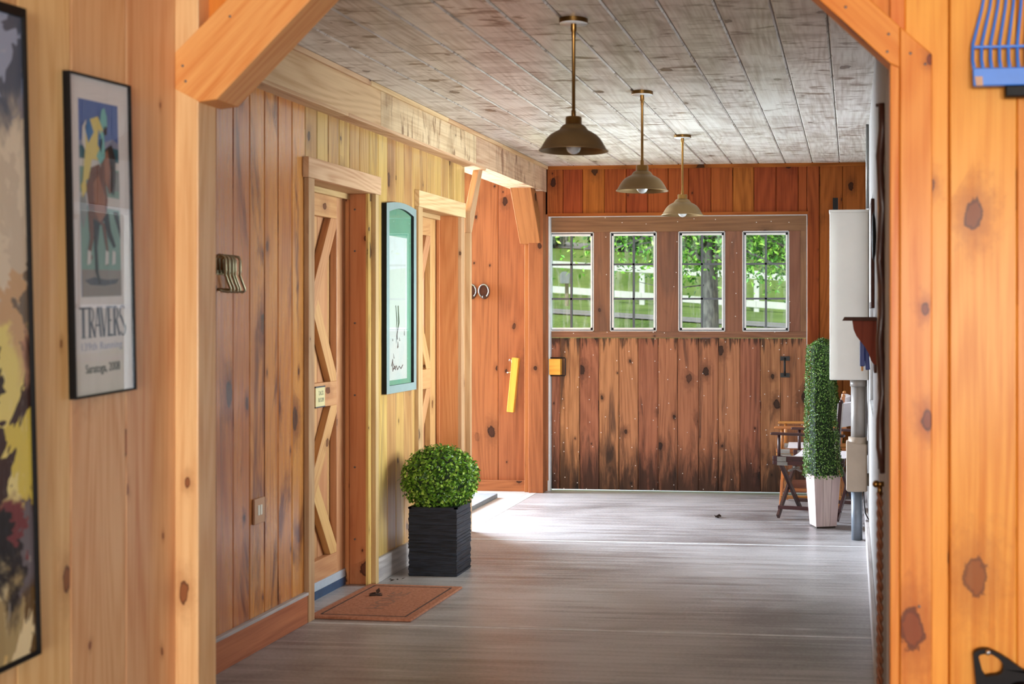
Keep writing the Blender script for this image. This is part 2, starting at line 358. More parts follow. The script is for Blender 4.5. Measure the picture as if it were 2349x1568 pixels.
def painting_mat():
    t = NT('oil_paint')
    uv = t.node('ShaderNodeUVMap', uv_map='UVMap').outputs[0]
    w = t.noise(t.mapping(uv, (7, 4.5, 1)), 1, 4, 0.65, 1.5)
    vm = t.node('ShaderNodeVectorMath', operation='MULTIPLY_ADD')
    t.link(w.outputs['Color'], vm.inputs[0]); vm.inputs[1].default_value = (0.22, 0.35, 0); t.link(uv, vm.inputs[2])
    vo = t.node('ShaderNodeTexVoronoi', feature='F1', voronoi_dimensions='2D'); t.link(t.mapping(vm.outputs[0], (13, 6.5, 1)), vo.inputs['Vector']); vo.inputs['Scale'].default_value = 1
    sp = t.node('ShaderNodeSeparateColor'); t.link(vo.outputs['Color'], sp.inputs[0])
    su = t.node('ShaderNodeSeparateXYZ'); t.link(vm.outputs[0], su.inputs[0])
    def ramp(v, stops):
        r = t.node('ShaderNodeValToRGB'); r.color_ramp.interpolation = 'LINEAR'
        t.link(v, r.inputs[0])
        e = r.color_ramp.elements
        while len(e) < len(stops): e.new(0.5)
        for el, (p, c) in zip(e, stops): el.position = p; el.color = lin(*c)
        return r.outputs[0]
    hi = ramp(sp.outputs[0], [(0, (92, 78, 66)), (0.22, (196, 182, 160)), (0.5, (226, 214, 190)), (0.75, (222, 206, 130)), (0.9, (198, 150, 128)), (1, (150, 130, 140))])
    top = ramp(sp.outputs[1], [(0, (70, 74, 80)), (0.4, (120, 140, 178)), (0.75, (170, 182, 206)), (1, (206, 206, 204))])
    mid = ramp(sp.outputs[1], [(0, (44, 28, 26)), (0.35, (90, 52, 40)), (0.5, (232, 214, 96)), (0.75, (236, 226, 160)), (0.88, (170, 80, 52)), (1, (190, 176, 190))])
    dark = ramp(sp.outputs[2], [(0, (24, 16, 18)), (0.5, (48, 32, 34)), (0.8, (120, 48, 50)), (1, (110, 110, 116))])
    low = ramp(sp.outputs[0], [(0, (42, 32, 22)), (0.22, (120, 92, 50)), (0.4, (238, 220, 160)), (0.75, (242, 226, 180)), (1, (220, 190, 120))])
    v = su.outputs[1]
    c = t.mix(t.step(v, 0.24, 0.31), low, dark)
    c = t.mix(t.step(v, 0.40, 0.46), c, mid)
    c = t.mix(t.step(v, 0.64, 0.70), c, hi)
    c = t.mix(t.step(v, 0.95, 1.08), c, top)
    br = t.noise(t.mapping(uv, (60, 20, 1)), 1, 4, 0.7, 1.0).outputs['Fac']
    c = t.mix(t.math('MULTIPLY', t.step(br, 0.6, 0.72), 0.4), c, lin(240, 236, 220))
    t.link(c, t.p.inputs['Base Color'])
    t.p.inputs['Roughness'].default_value = 0.38
    t.bump(br, 0.5, 0.004)
    return t.m
M['paint'] = painting_mat()

# ------------------------------------------------------------------ mesh helpers
X3, Y3, Z3 = Vector((1, 0, 0)), Vector((0, 1, 0)), Vector((0, 0, 1))
AX = {'x': X3, 'y': Y3, 'z': Z3}

class MB:
    def __init__(s): s.V = []; s.F = []; s.U = []; s.MI = []; s.R = []; s.smooth = []
    def face(s, pts, uv, mi=0, rnd=0.5, sm=False):
        b = len(s.V); s.V += [tuple(p) for p in pts]
        s.F.append(list(range(b, b + len(pts)))); s.U.append(uv); s.MI.append(mi); s.R.append(rnd); s.smooth.append(sm)
    def solid(s, verts, faces, grain=Z3, mi=0, rnd=None, off=None):
        """verts shared by faces; wood coordinates follow the grain direction"""
        if rnd is None: rnd = random.random()
        if off is None: off = (random.uniform(0, 40), random.uniform(0, 40))
        verts = [Vector(v) for v in verts]
        b = len(s.V); s.V += [tuple(v) for v in verts]
        for f in faces:
            p = [verts[i] for i in f]
            n = Vector((0, 0, 0))
            for i in range(len(p)): n += p[i].cross(p[(i + 1) % len(p)])
            n = n.normalized() if n.length > 1e-12 else Z3
            u = n.cross(grain)
            if u.length < 0.2: u = n.orthogonal()
            u.normalize()
            w = grain if abs(n.dot(grain)) < 0.95 else n.cross(u)
            s.F.append([b + i for i in f])
            s.U.append([(q.dot(u) + off[0], q.dot(w) + off[1]) for q in p])
            s.MI.append(mi); s.R.append(rnd); s.smooth.append(False)
    def box(s, x0, x1, y0, y1, z0, z1, grain='z', mi=0, rnd=None):
        v = [(x0, y0, z0), (x1, y0, z0), (x1, y1, z0), (x0, y1, z0), (x0, y0, z1), (x1, y0, z1), (x1, y1, z1), (x0, y1, z1)]
        s.solid(v, [(0, 3, 2, 1), (4, 5, 6, 7), (0, 1, 5, 4), (1, 2, 6, 5), (2, 3, 7, 6), (3, 0, 4, 7)], AX[grain], mi, rnd)
    def extrude(s, poly, plane, d0, d1, grain='z', mi=0, rnd=None):
        """poly: 2-D outline in 'xz', 'yz' or 'xy'; extruded along the third axis from d0 to d1"""
        f = {'xz': lambda a, b, d: (a, d, b), 'yz': lambda a, b, d: (d, a, b), 'xy': lambda a, b, d: (a, b, d)}[plane]
        n = len(poly)
        v = [f(a, b, d0) for a, b in poly] + [f(a, b, d1) for a, b in poly]
        faces = [tuple(range(n - 1, -1, -1)), tuple(range(n, 2 * n))] + [(i, (i + 1) % n, n + (i + 1) % n, n + i) for i in range(n)]
        if plane == 'xz': faces = [tuple(reversed(q)) for q in faces]
        s.solid(v, faces, AX[grain] if isinstance(grain, str) else grain, mi, rnd)
    def bar(s, a, b, w, h, up=Z3, mi=0, rnd=None):
        """rectangular bar from a to b, w across, h along 'up'"""
        a, b = Vector(a), Vector(b); g = (b - a).normalized()
        side = g.cross(up)
        if side.length < 1e-4: side = g.orthogonal()
        side.normalize(); u = side.cross(g)
        c = [(-w / 2, -h / 2), (w / 2, -h / 2), (w / 2, h / 2), (-w / 2, h / 2)]
        v = [a + side * p + u * q for p, q in c] + [b + side * p + u * q for p, q in c]
        s.solid(v, [(0, 3, 2, 1), (4, 5, 6, 7), (0, 1, 5, 4), (1, 2, 6, 5), (2, 3, 7, 6), (3, 0, 4, 7)][0:6], g, mi, rnd)
    def board(s, O, A, N, G, w, t, L, c=0.005, mi=0, rnd=None, back=True):
        """one plank with eased front edges: width along A, thickness along N, length along G"""
        O = Vector(O)
        pr = [(0, 0), (w, 0), (w, t - c), (w - c, t), (c, t), (0, t - c)]
        v = [O + A * a + N * n for a, n in pr] + [O + A * a + N * n + G * L for a, n in pr]
        n = 6
        faces = [tuple(range(n)), tuple(range(2 * n - 1, n - 1, -1))] + [(i, n + i, n + (i + 1) % n, (i + 1) % n) for i in range(n)]
        if A.cross(N).dot(G) > 0: faces = [tuple(reversed(q)) for q in faces]
        s.solid(v, faces, G, mi, rnd)
    def tube(s, pts, r, n=10, mi=0, closed=False, rnd=0.5):
        pts = [Vector(p) for p in pts]; rs = r if isinstance(r, (list, tuple)) else [r] * len(pts)
        base = len(s.V); prev = None
        m = len(pts)
        for i, p in enumerate(pts):
            d = (pts[(i + 1) % m] - pts[i - 1]) if closed else (pts[min(i + 1, m - 1)] - pts[max(i - 1, 0)])
            d = d.normalized() if d.length > 1e-9 else Z3
            if prev is None: u = d.orthogonal().normalized()
            else:
                u = prev - d * prev.dot(d)
                u = u.normalized() if u.length > 1e-6 else d.orthogonal().normalized()
            prev = u; w = d.cross(u)
            for k in range(n):
                a = 2 * math.pi * k / n
                s.V.append(tuple(p + (u * math.cos(a) + w * math.sin(a)) * rs[i]))
        rng = range(m if closed else m - 1)
        for i in rng:
            j = (i + 1) % m
            for k in range(n):
                k2 = (k + 1) % n
                s._q([base + i * n + k, base + i * n + k2, base + j * n + k2, base + j * n + k], mi, rnd, True)
        if not closed:
            s._q([base + k for k in range(n - 1, -1, -1)], mi, rnd, False)
            s._q([base + (m - 1) * n + k for k in range(n)], mi, rnd, False)
    def _q(s, idx, mi, rnd, sm):
        s.F.append(idx); s.U.append([(s.V[i][0] + s.V[i][1], s.V[i][2]) for i in idx]); s.MI.append(mi); s.R.append(rnd); s.smooth.append(sm)
    def lathe(s, prof, c=(0, 0, 0), n=40, mi=0, axis='z', sx=1, sy=1, cap=False):
        base = len(s.V); m = len(prof)
        for r, h in prof:
            for k in range(n):
                a = 2 * math.pi * k / n
                p = (r * math.cos(a) * sx, r * math.sin(a) * sy, h)
                if axis == 'x': p = (p[2], p[0], p[1])
                if axis == 'y': p = (p[0], p[2], p[1])
                s.V.append((c[0] + p[0], c[1] + p[1], c[2] + p[2]))
        for i in range(m - 1):
            for k in range(n):
                k2 = (k + 1) % n
                s._q([base + i * n + k, base + i * n + k2, base + (i + 1) * n + k2, base + (i + 1) * n + k], mi, 0.5, True)
        if cap:
            s._q([base + k for k in range(n - 1, -1, -1)], mi, 0.5, False)
            s._q([base + (m - 1) * n + k for k in range(n)], mi, 0.5, False)
    def ball(s, c, r, n=20, mi=0, sz=1.0):
        s.lathe([(max(1e-4, r * math.sin(math.pi * i / 12)), -r * sz * math.cos(math.pi * i / 12)) for i in range(13)], c, n, mi)
    def leaf(s, p, nrm, L, W, rnd):
        nrm = nrm.normalized()
        t = Vector((random.gauss(0, 1), random.gauss(0, 1), random.gauss(0, 1))); t = (t - nrm * t.dot(nrm)).normalized()
        w = nrm.cross(t)
        a = p; d = p + t * L + nrm * random.uniform(-.25, .25) * L
        mid = p + t * L * 0.5
        b = mid + w * W * .5 + nrm * W * .18; c = mid - w * W * .5 + nrm * W * .18
        q = len(s.V); s.V += [tuple(a), tuple(b), tuple(d), tuple(c)]
        s.F.append([q, q + 1, q + 2]); s.F.append([q, q + 2, q + 3])
        for _ in range(2): s.U.append([(0, 0), (1, 0), (1, 1)]); s.MI.append(0); s.R.append(rnd); s.smooth.append(False)
    def xform(s, mat):
        s.V = [tuple(mat @ Vector(v)) for v in s.V]; return s
    def build(s, name, mats, parent=None, local=False, bevel=0.0, solid=0.0):
        me = bpy.data.meshes.new(name)
        if parent is not None:
            org = Vector((0, 0, 0)) if local else parent.location.copy()
        elif local: org = Vector((0, 0, 0))
        else:
            xs, ys, zs = zip(*s.V); org = Vector(((min(xs) + max(xs)) / 2, (min(ys) + max(ys)) / 2, min(zs)))
        me.from_pydata([tuple(Vector(v) - org) for v in s.V], [], s.F)
        uvl = me.uv_layers.new(name='UVMap')
        flat = [c for f in s.U for q in f for c in q]
        uvl.data.foreach_set('uv', flat)
        at = me.attributes.new('rnd', 'FLOAT', 'FACE'); at.data.foreach_set('value', s.R)
        me.polygons.foreach_set('material_index', s.MI)
        me.polygons.foreach_set('use_smooth', s.smooth)
        for m in (mats if isinstance(mats, (list, tuple)) else [mats]): me.materials.append(M[m])
        me.update()
        o = bpy.data.objects.new(name, me)
        COL.objects.link(o)
        if parent is not None: o.parent = parent
        elif not local: o.location = org
        if bevel:
            b = o.modifiers.new('bevel', 'BEVEL'); b.width = bevel; b.segments = 2; b.limit_method = 'ANGLE'; b.angle_limit = math.radians(40)
        if solid:
            b = o.modifiers.new('shell', 'SOLIDIFY'); b.thickness = solid; b.offset = 0
        return o

def box(name, mat, x0, x1, y0, y1, z0, z1, grain='z', parent=None, bevel=0.0, rnd=None, local=False):
    m = MB(); m.box(x0, x1, y0, y1, z0, z1, grain, 0, rnd)
    return m.build(name, mat, parent, local, bevel)
def thing(name, label, cat, loc=(0, 0, 0), group=None):
    o = bpy.data.objects.new(name, None); o.empty_display_size = 0.1
    COL.objects.link(o); o.location = loc
    return tag(o, label, cat, group)
def tag(o, label, cat, group=None):
    o['label'] = label; o['category'] = cat
    if group: o['group'] = group
    return o
def struct(o, label=None, cat=None):
    o['kind'] = 'structure'
    if label: o['label'] = label
    if cat: o['category'] = cat
    return o
def holder(name, loc=(0, 0, 0)):
    o = bpy.data.objects.new(name, None); o.empty_display_size = 0.1
    COL.objects.link(o); o.location = loc
    return o
def text(name, body, mat, size, loc, rot, parent, sx=1.0, align='CENTER', ext=0.0006, shear=0.0, space=1.0):
    c = bpy.data.curves.new(name, 'FONT'); c.body = body; c.size = size; c.align_x = align; c.align_y = 'CENTER'
    c.extrude = ext; c.shear = shear; c.space_character = space
    c.materials.append(M[mat])
    tmp = bpy.data.objects.new(name, c)
    me = bpy.data.meshes.new_from_object(tmp)
    me.materials.clear(); me.materials.append(M[mat])
    bpy.data.objects.remove(tmp)
    o = bpy.data.objects.new(name, me); COL.objects.link(o)
    o.parent = parent
    o.location = Vector(loc) - parent.location
    o.rotation_euler = rot; o.scale = (sx, 1, 1)
    return o
def copy_thing(root, loc, label, rotz=None):
    r = root.copy(); COL.objects.link(r); r.location = loc
    if rotz is not None: r.rotation_euler[2] = rotz
    r['label'] = label
    for ch in list(root.children):
        c = ch.copy(); COL.objects.link(c); c.parent = r
        for g in list(ch.children):
            d = g.copy(); COL.objects.link(d); d.parent = c
    return r

# ================================================================== THE SETTING
XL, XR, YE, ZC = -2.65, 0.11, 10.86, 2.75     # aisle: left wall, right wall, end wall, ceiling

# ---- floor: poured slabs with struck joints
f = MB()
f.box(-4.2, 3.3, -10.5, 4.0, -0.2, 0.0, 'x')
f.box(-2.63, 0.30, 4.0, 6.095, -0.2, 0.0, 'x')
f.box(-2.63, 0.30, 6.122, 8.478, -0.2, 0.0, 'x')
f.box(-2.63, 0.30, 8.515, 11.05, -0.2, 0.0, 'x')
f.box(-3.3, -2.63, 4.0, 8.70, -0.2, 0.0, 'x')
f.box(-4.2, -2.705, 8.70, 11.05, -0.2, 0.0, 'x', 1)
f.box(-2.700, -2.632, 8.76, 11.05, -0.2, 0.001, 'x', 1)
f.box(-2.63, 0.28, 6.10, 6.13, -0.2, -0.0005, 'x', 2)
f.box(-2.63, 0.28, 8.485, 8.52, -0.2, -0.0005, 'x', 2)
f.box(-2.71, -2.62, 8.77, 11.0, -0.2, -0.006, 'x', 2)
struct(f.build('floor', ['concrete', 'concrete_light', 'joint']))

# ---- ceiling boards run down the aisle, butt joints staggered
c = MB()
x = -0.775 - 0.2235 * 15
while x < 0.14:
    y = 4.10 - random.uniform(0, 1.5)
    while y < 10.9:
        L = random.uniform(1.6, 3.0)
        y1 = min(y + L, 10.92)
        if y1 > 4.02:
            ys = max(y, 4.02)
            c.board((x + 0.002, ys, ZC + 0.02), X3, -Z3, Y3, 0.2195, 0.02, y1 - ys - 0.003, 0.007)
        y = y1 if y1 < 10.9 else 20
    x += 0.2235
c.box(-4.2, 0.4, 4.0, 10.95, ZC + 0.03, ZC + 0.06, 'y', 1)
struct(c.build('ceiling', ['ceiling', 'shelf_dark']))
# loft and roof above
r = MB(); r.box(-4.6, 3.4, -11, 11.05, 2.90, 3.0, 'y'); r.extrude([(-5.0, 3.0), (3.4, 3.0), (3.4, 4.2), (-0.8, 6.6), (-5.0, 4.2)], 'xz', -11, 11.05, 'y')
struct(r.build('roof', 'roof'))

# ---- left wall of the aisle (tongue-and-groove boards), with two door openings
w = MB()
OP = [(6.16, 7.01, 2.19), (7.79, 8.61, 2.17)]
edges = [4.18, 4.33, 4.48, 4.63, 4.78, 4.92, 5.06, 5.215, 5.369, 5.525, 5.672, 5.813, 5.965, 6.115]
e = 6.115
while e < 8.75: e += 0.142; edges.append(min(e, 8.76))
for a, b in zip(edges, edges[1:]):
    if b - a < 0.01: continue
    cuts = [0.0]
    z0 = 0.0
    for o0, o1, oz in OP:
        mid = (a + b) / 2
        if o0 - 0.02 < mid < o1 + 0.02: z0 = oz
    mi = 0 if b < 6.2 else 1
    w.board((XL - 0.02, a, z0), Y3, X3, Z3, b - a - 0.001, 0.02, 2.70 - z0, 0.006, mi)
for a, b in ((6.085, 6.16), (7.01, 7.085), (7.715, 7.79), (8.61, 8.76)):
    w.box(XL - 0.018, XL - 0.002, a, b, 0, 2.4, 'z', 1)
for a, b, z0 in ((4.1, 6.15, 0), (6.15, 7.02, 2.22), (7.02, 7.78, 0), (7.78, 8.62, 2.2), (8.62, 8.74, 0)):
    w.box(-2.95 if z0 == 0 else -2.95, XL - 0.021, a, b, z0, 2.7, 'z', 1)
struct(w.build('wall_left', ['red_pine', 'yellow_pine']))
b = MB()
b.box(XL, XL + 0.022, 4.13, 6.095, 0, 0.135, 'y', 0)
b.box(XL, XL + 0.028, 4.13, 6.095, 0.135, 0.15, 'y', 1)
struct(b.build('baseboard_left', ['red_trim', 'grey_trim'], bevel=0.003))
struct(box('baseboard_left.001', 'grey_trim', XL, XL + 0.022, 7.05, 7.715, 0, 0.135, 'y', bevel=0.003))

# ---- boxed beam along the left side at the ceiling
b = MB()
b.box(-2.80, -2.57, 4.13, 6.93, 2.53, 2.75, 'y', 0)
b.box(-2.80, -2.57, 6.934, 8.76, 2.53, 2.75, 'y', 1)
b.box(-2.80, -2.57, 8.764, 10.84, 2.53, 2.75, 'y', 1)
struct(b.build('trim_1', ['beam', 'beam_rough']), 'long boxed pine beam under the ceiling along the left wall', 'beam')
b = MB()
y = 4.13
for y1 in (5.75, 6.75, 8.1, 9.4, 10.84):
    b.box(-2.575, -2.555, y, y1 - 0.003, 2.722, 2.75, 'y'); y = y1
struct(b.build('trim_2', 'beam', bevel=0.003))
b = MB(); b.box(-2.66, -2.562, 4.13, 6.45, 2.512, 2.531, 'y'); b.box(-2.66, -2.562, 6.452, 8.98, 2.512, 2.531, 'y')
struct(b.build('trim_3', 'beam', bevel=0.003))

# ---- right wall: pale boards seen almost edge-on, baseboard
w = MB()
y = 4.25
RW = (6.90, 8.40, 0.95, 2.15)
while y < 10.85:
    if y + 0.075 > RW[0] and y + 0.075 < RW[1]:
        w.board((XR + 0.02, y, 0), Y3, -X3, Z3, 0.149, 0.02, RW[2], 0.005); w.board((XR + 0.02, y, RW[3]), Y3, -X3, Z3, 0.149, 0.02, 2.76 - RW[3], 0.005)
    else: w.board((XR + 0.02, y, 0), Y3, -X3, Z3, 0.149, 0.02, 2.76, 0.005)
    y += 0.15
for a, b_, z0, z1 in ((4.2, 6.95, 0, 2.76), (8.45, 10.9, 0, 2.76), (6.95, 8.45, 0, RW[2]), (6.95, 8.45, RW[3], 2.76)): w.box(XR + 0.021, XR + 0.12, a, b_, z0, z1, 'z')
struct(w.build('wall_right', 'white_board'))
W1 = struct(holder('window_1', (XR + 0.06, 7.70, 0.95)))
m = MB()
for a, b_, z0, z1 in ((6.951, 6.99, 0.951, 2.149), (8.41, 8.449, 0.951, 2.149), (6.99, 8.41, 0.951, 0.99), (6.99, 8.41, 2.11, 2.149), (7.685, 7.715, 0.99, 2.11), (6.99, 8.41, 1.535, 1.56)): m.box(XR + 0.03, XR + 0.09, a, b_, z0, z1, 'z')
m.build('window_frame', 'sash', W1)
m = MB(); m.box(XR + 0.055, XR + 0.059, 6.99, 8.41, 0.99, 2.11); m.build('window_pane', 'pane', W1)
b = MB(); b.box(XR - 0.022, XR, 4.3, 8.5, 0, 0.13, 'y'); b.box(XR - 0.022, XR, 8.5, 10.84, 0, 0.13, 'y')
struct(b.build('baseboard_right', 'grey_trim', bevel=0.003))

# ---- end wall (dark red boards) around the sliding door, running on into the side passage
w = MB()
def end_boards(x0, x1, z0, z1, wd, mi, y=YE):
    x = x0
    while x < x1 - 0.01:
        ww = min(wd * random.uniform(0.93, 1.06), x1 - x)
        if x1 - x - ww < 0.05: ww = x1 - x
        w.board((x, y + 0.02, z0), X3, -Y3, Z3, ww - 0.002, 0.02, z1 - z0, 0.005, mi); x += ww
end_boards(-2.60, -0.37, 2.345, 2.76, 0.178, 0)
end_boards(-0.37, -0.27, 0, 2.76, 0.10, 0, YE - 0.012)
end_boards(-0.27, 0.14, 0, 2.76, 0.2, 0)
end_boards(-4.2, -2.56, 0.09, 2.76, 0.235, 1)
w.box(-4.2, -2.57, YE + 0.021, YE + 0.10, 0, 2.76, 'z', 1)
w.box(-2.57, -0.365, YE + 0.021, YE + 0.10, 2.345, 2.76, 'z', 0)
w.box(-0.365, 0.24, YE + 0.021, YE + 0.10, 0, 2.76, 'z', 0)
struct(w.build('wall_end', ['end_pine', 'alcove_pine']))
struct(box('baseboard_end', 'alcove_pine', -4.2, -2.62, YE - 0.045, YE - 0.001, 0, 0.09, 'x', bevel=0.003))
struct(box('trim_4', 'end_pine', -2.56, -0.36, YE - 0.02, YE, 2.325, 2.35, 'x'))
struct(box('trim_5', 'end_pine', -2.55, 0.105, YE - 0.018, YE, 2.72, 2.75, 'x'))
struct(box('baseboard_end.001', 'door_rail', -0.36, 0.10, YE - 0.035, YE - 0.014, 0, 0.12, 'x', bevel=0.003))
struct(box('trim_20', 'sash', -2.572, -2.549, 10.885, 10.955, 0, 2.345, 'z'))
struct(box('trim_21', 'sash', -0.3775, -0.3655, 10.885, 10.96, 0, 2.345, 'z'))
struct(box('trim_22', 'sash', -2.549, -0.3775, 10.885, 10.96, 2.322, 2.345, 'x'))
# side passage: near return wall and ceiling edge
struct(box('wall_passage', 'alcove_pine', -4.2, -2.96, 8.62, 8.75, 0, 2.75, 'z'))
# post and knee braces of the passage opening
b = MB()
b.box(-2.70, -2.575, 10.74, 10.838, 0, 2.53, 'z'); b.box(-2.745, -2.70, 10.78, 10.838, 0, 2.53, 'z')
struct(b.build('trim_6', 'alcove_pine', bevel=0.004), 'square pine post in the far left corner of the aisle', 'post')
b = MB()
b.extrude([(10.42, 2.53), (10.58, 2.53), (10.80, 2.27), (10.80, 2.09), (10.745, 2.09)], 'yz', -2.775, -2.60, Vector((0, -0.62, 0.78)))
struct(b.build('trim_7', 'alcove_pine', bevel=0.004), 'short knee brace under the far end of the beam', 'brace')
b = MB()
b.extrude([(8.765, 2.06), (8.765, 2.20), (8.98, 2.53), (9.07, 2.53), (8.80, 2.06)], 'yz', -2.655, -2.612, Vector((0, 0.62, 0.78)))
b.box(-2.655, -2.612, 8.762, 8.80, 0, 2.06, 'z')
struct(b.build('trim_8', 'casing', bevel=0.003), 'thin knee brace and post at the end of the left wall', 'brace')

# ---- near bay: left wall, post frame, right wall
w = MB()
XN = -2.173
y = -1.0
for k, wd in enumerate([0.30] * 14 + [0.236, 0.28, 0.40]):
    if y + wd > 4.12: wd = 4.12 - y
    if wd <= 0.02: break
    w.board((XN - 0.02, y, 0), Y3, X3, Z3, wd - 0.001, 0.02, 2.86, 0.004); y += wd
w.box(XN - 0.1, XN - 0.021, -1.0, 4.12, 0, 2.86, 'z')
struct(w.build('wall_near_left', 'near_pine'))
p = MB(); p.box(XN, -2.092, 4.0, 4.12, 0, 2.86, 'z')
p.box(-2.66, XN, 4.06, 4.12, 0, 2.86, 'z')
struct(p.build('trim_9', 'near_pine', bevel=0.004), 'pine post of the near doorway on the left', 'post')
p = MB(); p.extrude([(-2.173, 2.224), (-2.092, 2.182), (-2.03, 2.19), (-1.48, 2.735), (-1.755, 2.735), (-2.173, 2.345)], 'xz', 3.999, 4.155, Vector((0.72, 0, 0.69)))
BL = struct(p.build('trim_10', 'brace_pine', bevel=0.005), 'diagonal brace at the top left of the near doorway', 'brace')
p = MB()
p.extrude([(0.143, 0), (0.143, 2.368), (0.239, 2.282), (0.239, 0)], 'xz', 3.985, 4.12, 'z')
p.box(0.114, 0.1425, 3.998, 4.13, 0, 2.30, 'z')
PR_ = struct(p.build('trim_11', 'orange_pine', bevel=0.004), 'pine post of the near doorway on the right', 'post')
p = MB(); p.extrude([(0.1425, 2.368), (0.1425, 2.243), (0.112, 2.257), (-0.40, 2.735), (-0.25, 2.735)], 'xz', 3.987, 4.10, Vector((-0.72, 0, 0.69)))
BR = struct(p.build('trim_12', 'orange_pine', bevel=0.004), 'diagonal brace at the top right of the near doorway', 'brace')
for o, y, pts in ((BL, 3.999, ((-2.145, 2.30), (-2.135, 2.25), (-1.985, 2.455))), (PR_, 3.985, ((0.174, 2.285), (0.218, 2.252), (0.20, 0.62))), (BR, 3.987, ((0.109, 2.345), (0.105, 2.292), (-0.02, 2.43)))):
    for sx, sz in pts:
        m = MB(); m.lathe([(0.0045, 0), (0.004, 0.0012), (0.001, 0.0015)], (0, 0, 0), 12, 0, 'y')
        m.V = [(sx + a, y - b_, sz + c_) for a, b_, c_ in m.V]
        m.build('screw', 'screw', o)
w = MB()
w.board((0.115, 4.06, 2.29), X3, -Y3, Z3, 0.045, 0.02, 0.57, 0.003)
w.board((0.16, 4.06, 0), X3, -Y3, Z3, 0.132, 0.02, 2.86, 0.004)
x = 0.294
for wd in (0.20, 0.26, 0.24, 0.27, 0.25, 0.26, 0.25, 0.26):
    w.board((x, 4.06, 0), X3, -Y3, Z3, wd - 0.001, 0.036, 2.86, 0.004); x += wd
w.box(0.16, 2.3, 4.061, 4.12, 0, 2.86, 'z')
struct(w.build('wall_near_right', 'orange_pine'))
h = MB()
h.extrude([(-2.173, 2.30), (-1.70, 2.74), (-0.22, 2.74), (0.10, 2.36), (0.17, 2.30), (0.17, 2.86), (-2.173, 2.86)], 'xz', 4.07, 4.11, 'z')
struct(h.build('trim_13', 'orange_pine'))
h = MB()
xx = -2.17
while xx < 3.2: h.board((xx, -10.0, 2.88), X3, -Z3, Y3, 0.219, 0.02, 14.1, 0.004); xx += 0.22
struct(h.build('ceiling_near', 'near_pine'))

# ================================================================== DOORS
def x_door(name, y0, y1, plaque):
    d = struct(holder(name, (-2.82, (y0 + y1) / 2, 0)))
    m = MB(); y = y0 + 0.004
    n = 6; wd = (y1 - y0 - 0.008) / n
    for k in range(n):
        m.board((-2.865, y, 0.05), Y3, X3, Z3, wd - 0.002, 0.02, 2.10, 0.004); y += wd
    m.build('panel', 'door_pine', d)
    xf0, xf1 = -2.843, -2.803
    for nm, a, b_ in (('stile', y0 + 0.004, y0 + 0.115), ('stile', y1 - 0.115, y1 - 0.004)):
        box(nm, 'door_pine', xf0, xf1, a, b_, 0.05, 2.15, 'z', d, 0.003)
    for nm, z0, z1 in (('rail', 2.02, 2.15), ('rail', 1.005, 1.135), ('rail', 0.05, 0.20)):
        box(nm, 'door_pine', xf0, xf1 + 0.001, y0 + 0.115, y1 - 0.115, z0, z1, 'y', d, 0.003)
    for z0, z1 in ((1.135, 2.02), (0.20, 1.005)):
        for s in (0, 1):
            a = Vector((-2.823, y0 + 0.14, z0 + 0.0)); b_ = Vector((-2.823, y1 - 0.14, z1))
            if s: a.z, b_.z = z1, z0
            g = (b_ - a).normalized()
            m = MB()
            hw = 0.045 / abs(g.z)
            sg = 1 if not s else -1
            m.extrude([(a.y - hw, a.z), (a.y + hw, a.z), (b_.y + hw, b_.z), (b_.y - hw, b_.z)], 'yz', xf0 + (0.001 if s else 0), xf1 - (0.002 if s else 0.001), g)
            m.build('cross_brace', 'door_pine', d, bevel=0.002)
    # frame: head, jambs, casing
    m = MB()
    m.box(-2.87, -2.648, y1, y1 + 0.02, 0, 2.185, 'z'); m.box(-2.795, -2.775, y1 - 0.014, y1, 0, 2.16, 'z')
    m.build('jamb', 'jamb', d, bevel=0.002)
    box('jamb', 'jamb', -2.87, -2.648, y0 - 0.02, y0, 0, 2.185, 'z', d, 0.002)
    m = MB(); m.box(-2.87, -2.648, y0 - 0.02, y1 + 0.02, 2.165, 2.185, 'y'); m.box(-2.795, -2.772, y0, y1, 2.135, 2.165, 'y')
    m.build('head_jamb', 'casing', d, bevel=0.002)
    return d
d1 = x_door('door_1', 6.17, 7.0, True)
for z0 in (0.25, 0.65, 1.05, 1.45, 1.85, 2.08):
    m = MB(); m.lathe([(0.001, 0), (0.005, 0), (0.005, 0.004), (0.001, 0.004)], (-2.745, 6.9995, z0), 10, 0, 'y'); m.V = [(v[0], 2 * 6.9995 - v[1], v[2]) for v in m.V]
    m.build('screw', 'screw', d1)
m = MB(); m.box(-2.803, -2.795, 6.175, 6.995, 0.045, 0.09, 'y'); m.build('door_sweep', 'sweep_light', d1, bevel=0.002)
m = MB(); m.box(-2.802, -2.793, 6.175, 6.995, 0.002, 0.045, 'y'); m.build('sweep_seal', 'sweep_dark', d1)
pq = MB(); pq.box(-2.802, -2.796, 6.585, 6.705, 1.008, 1.118, 'y', 0); pq.box(-2.802, -2.794, 6.584, 6.707, 1.112, 1.119, 'y', 1); pq.box(-2.802, -2.794, 6.584, 6.707, 1.006, 1.012, 'y', 1)
pl = pq.build('name_plate', ['plaque', 'muntin'], d1)
pl['label'] = 'cream name plate with two lines of text'
def yz_text(name, body, mat, size, x, y, z, parent, **kw):   # lettering on a face that looks towards +X
    return text(name, body, mat, size, (x, y, z), (math.radians(90), 0, math.radians(90)), parent, **kw)
yz_text('plate_text', 'TACK', 'plaque_ink', 0.034, -2.7955, 6.655, 1.081, d1, sx=0.72)
yz_text('plate_text', 'ROOM', 'plaque_ink', 0.034, -2.7955, 6.655, 1.045, d1, sx=0.72)
d2 = x_door('door_2', 7.80, 8.60, False)
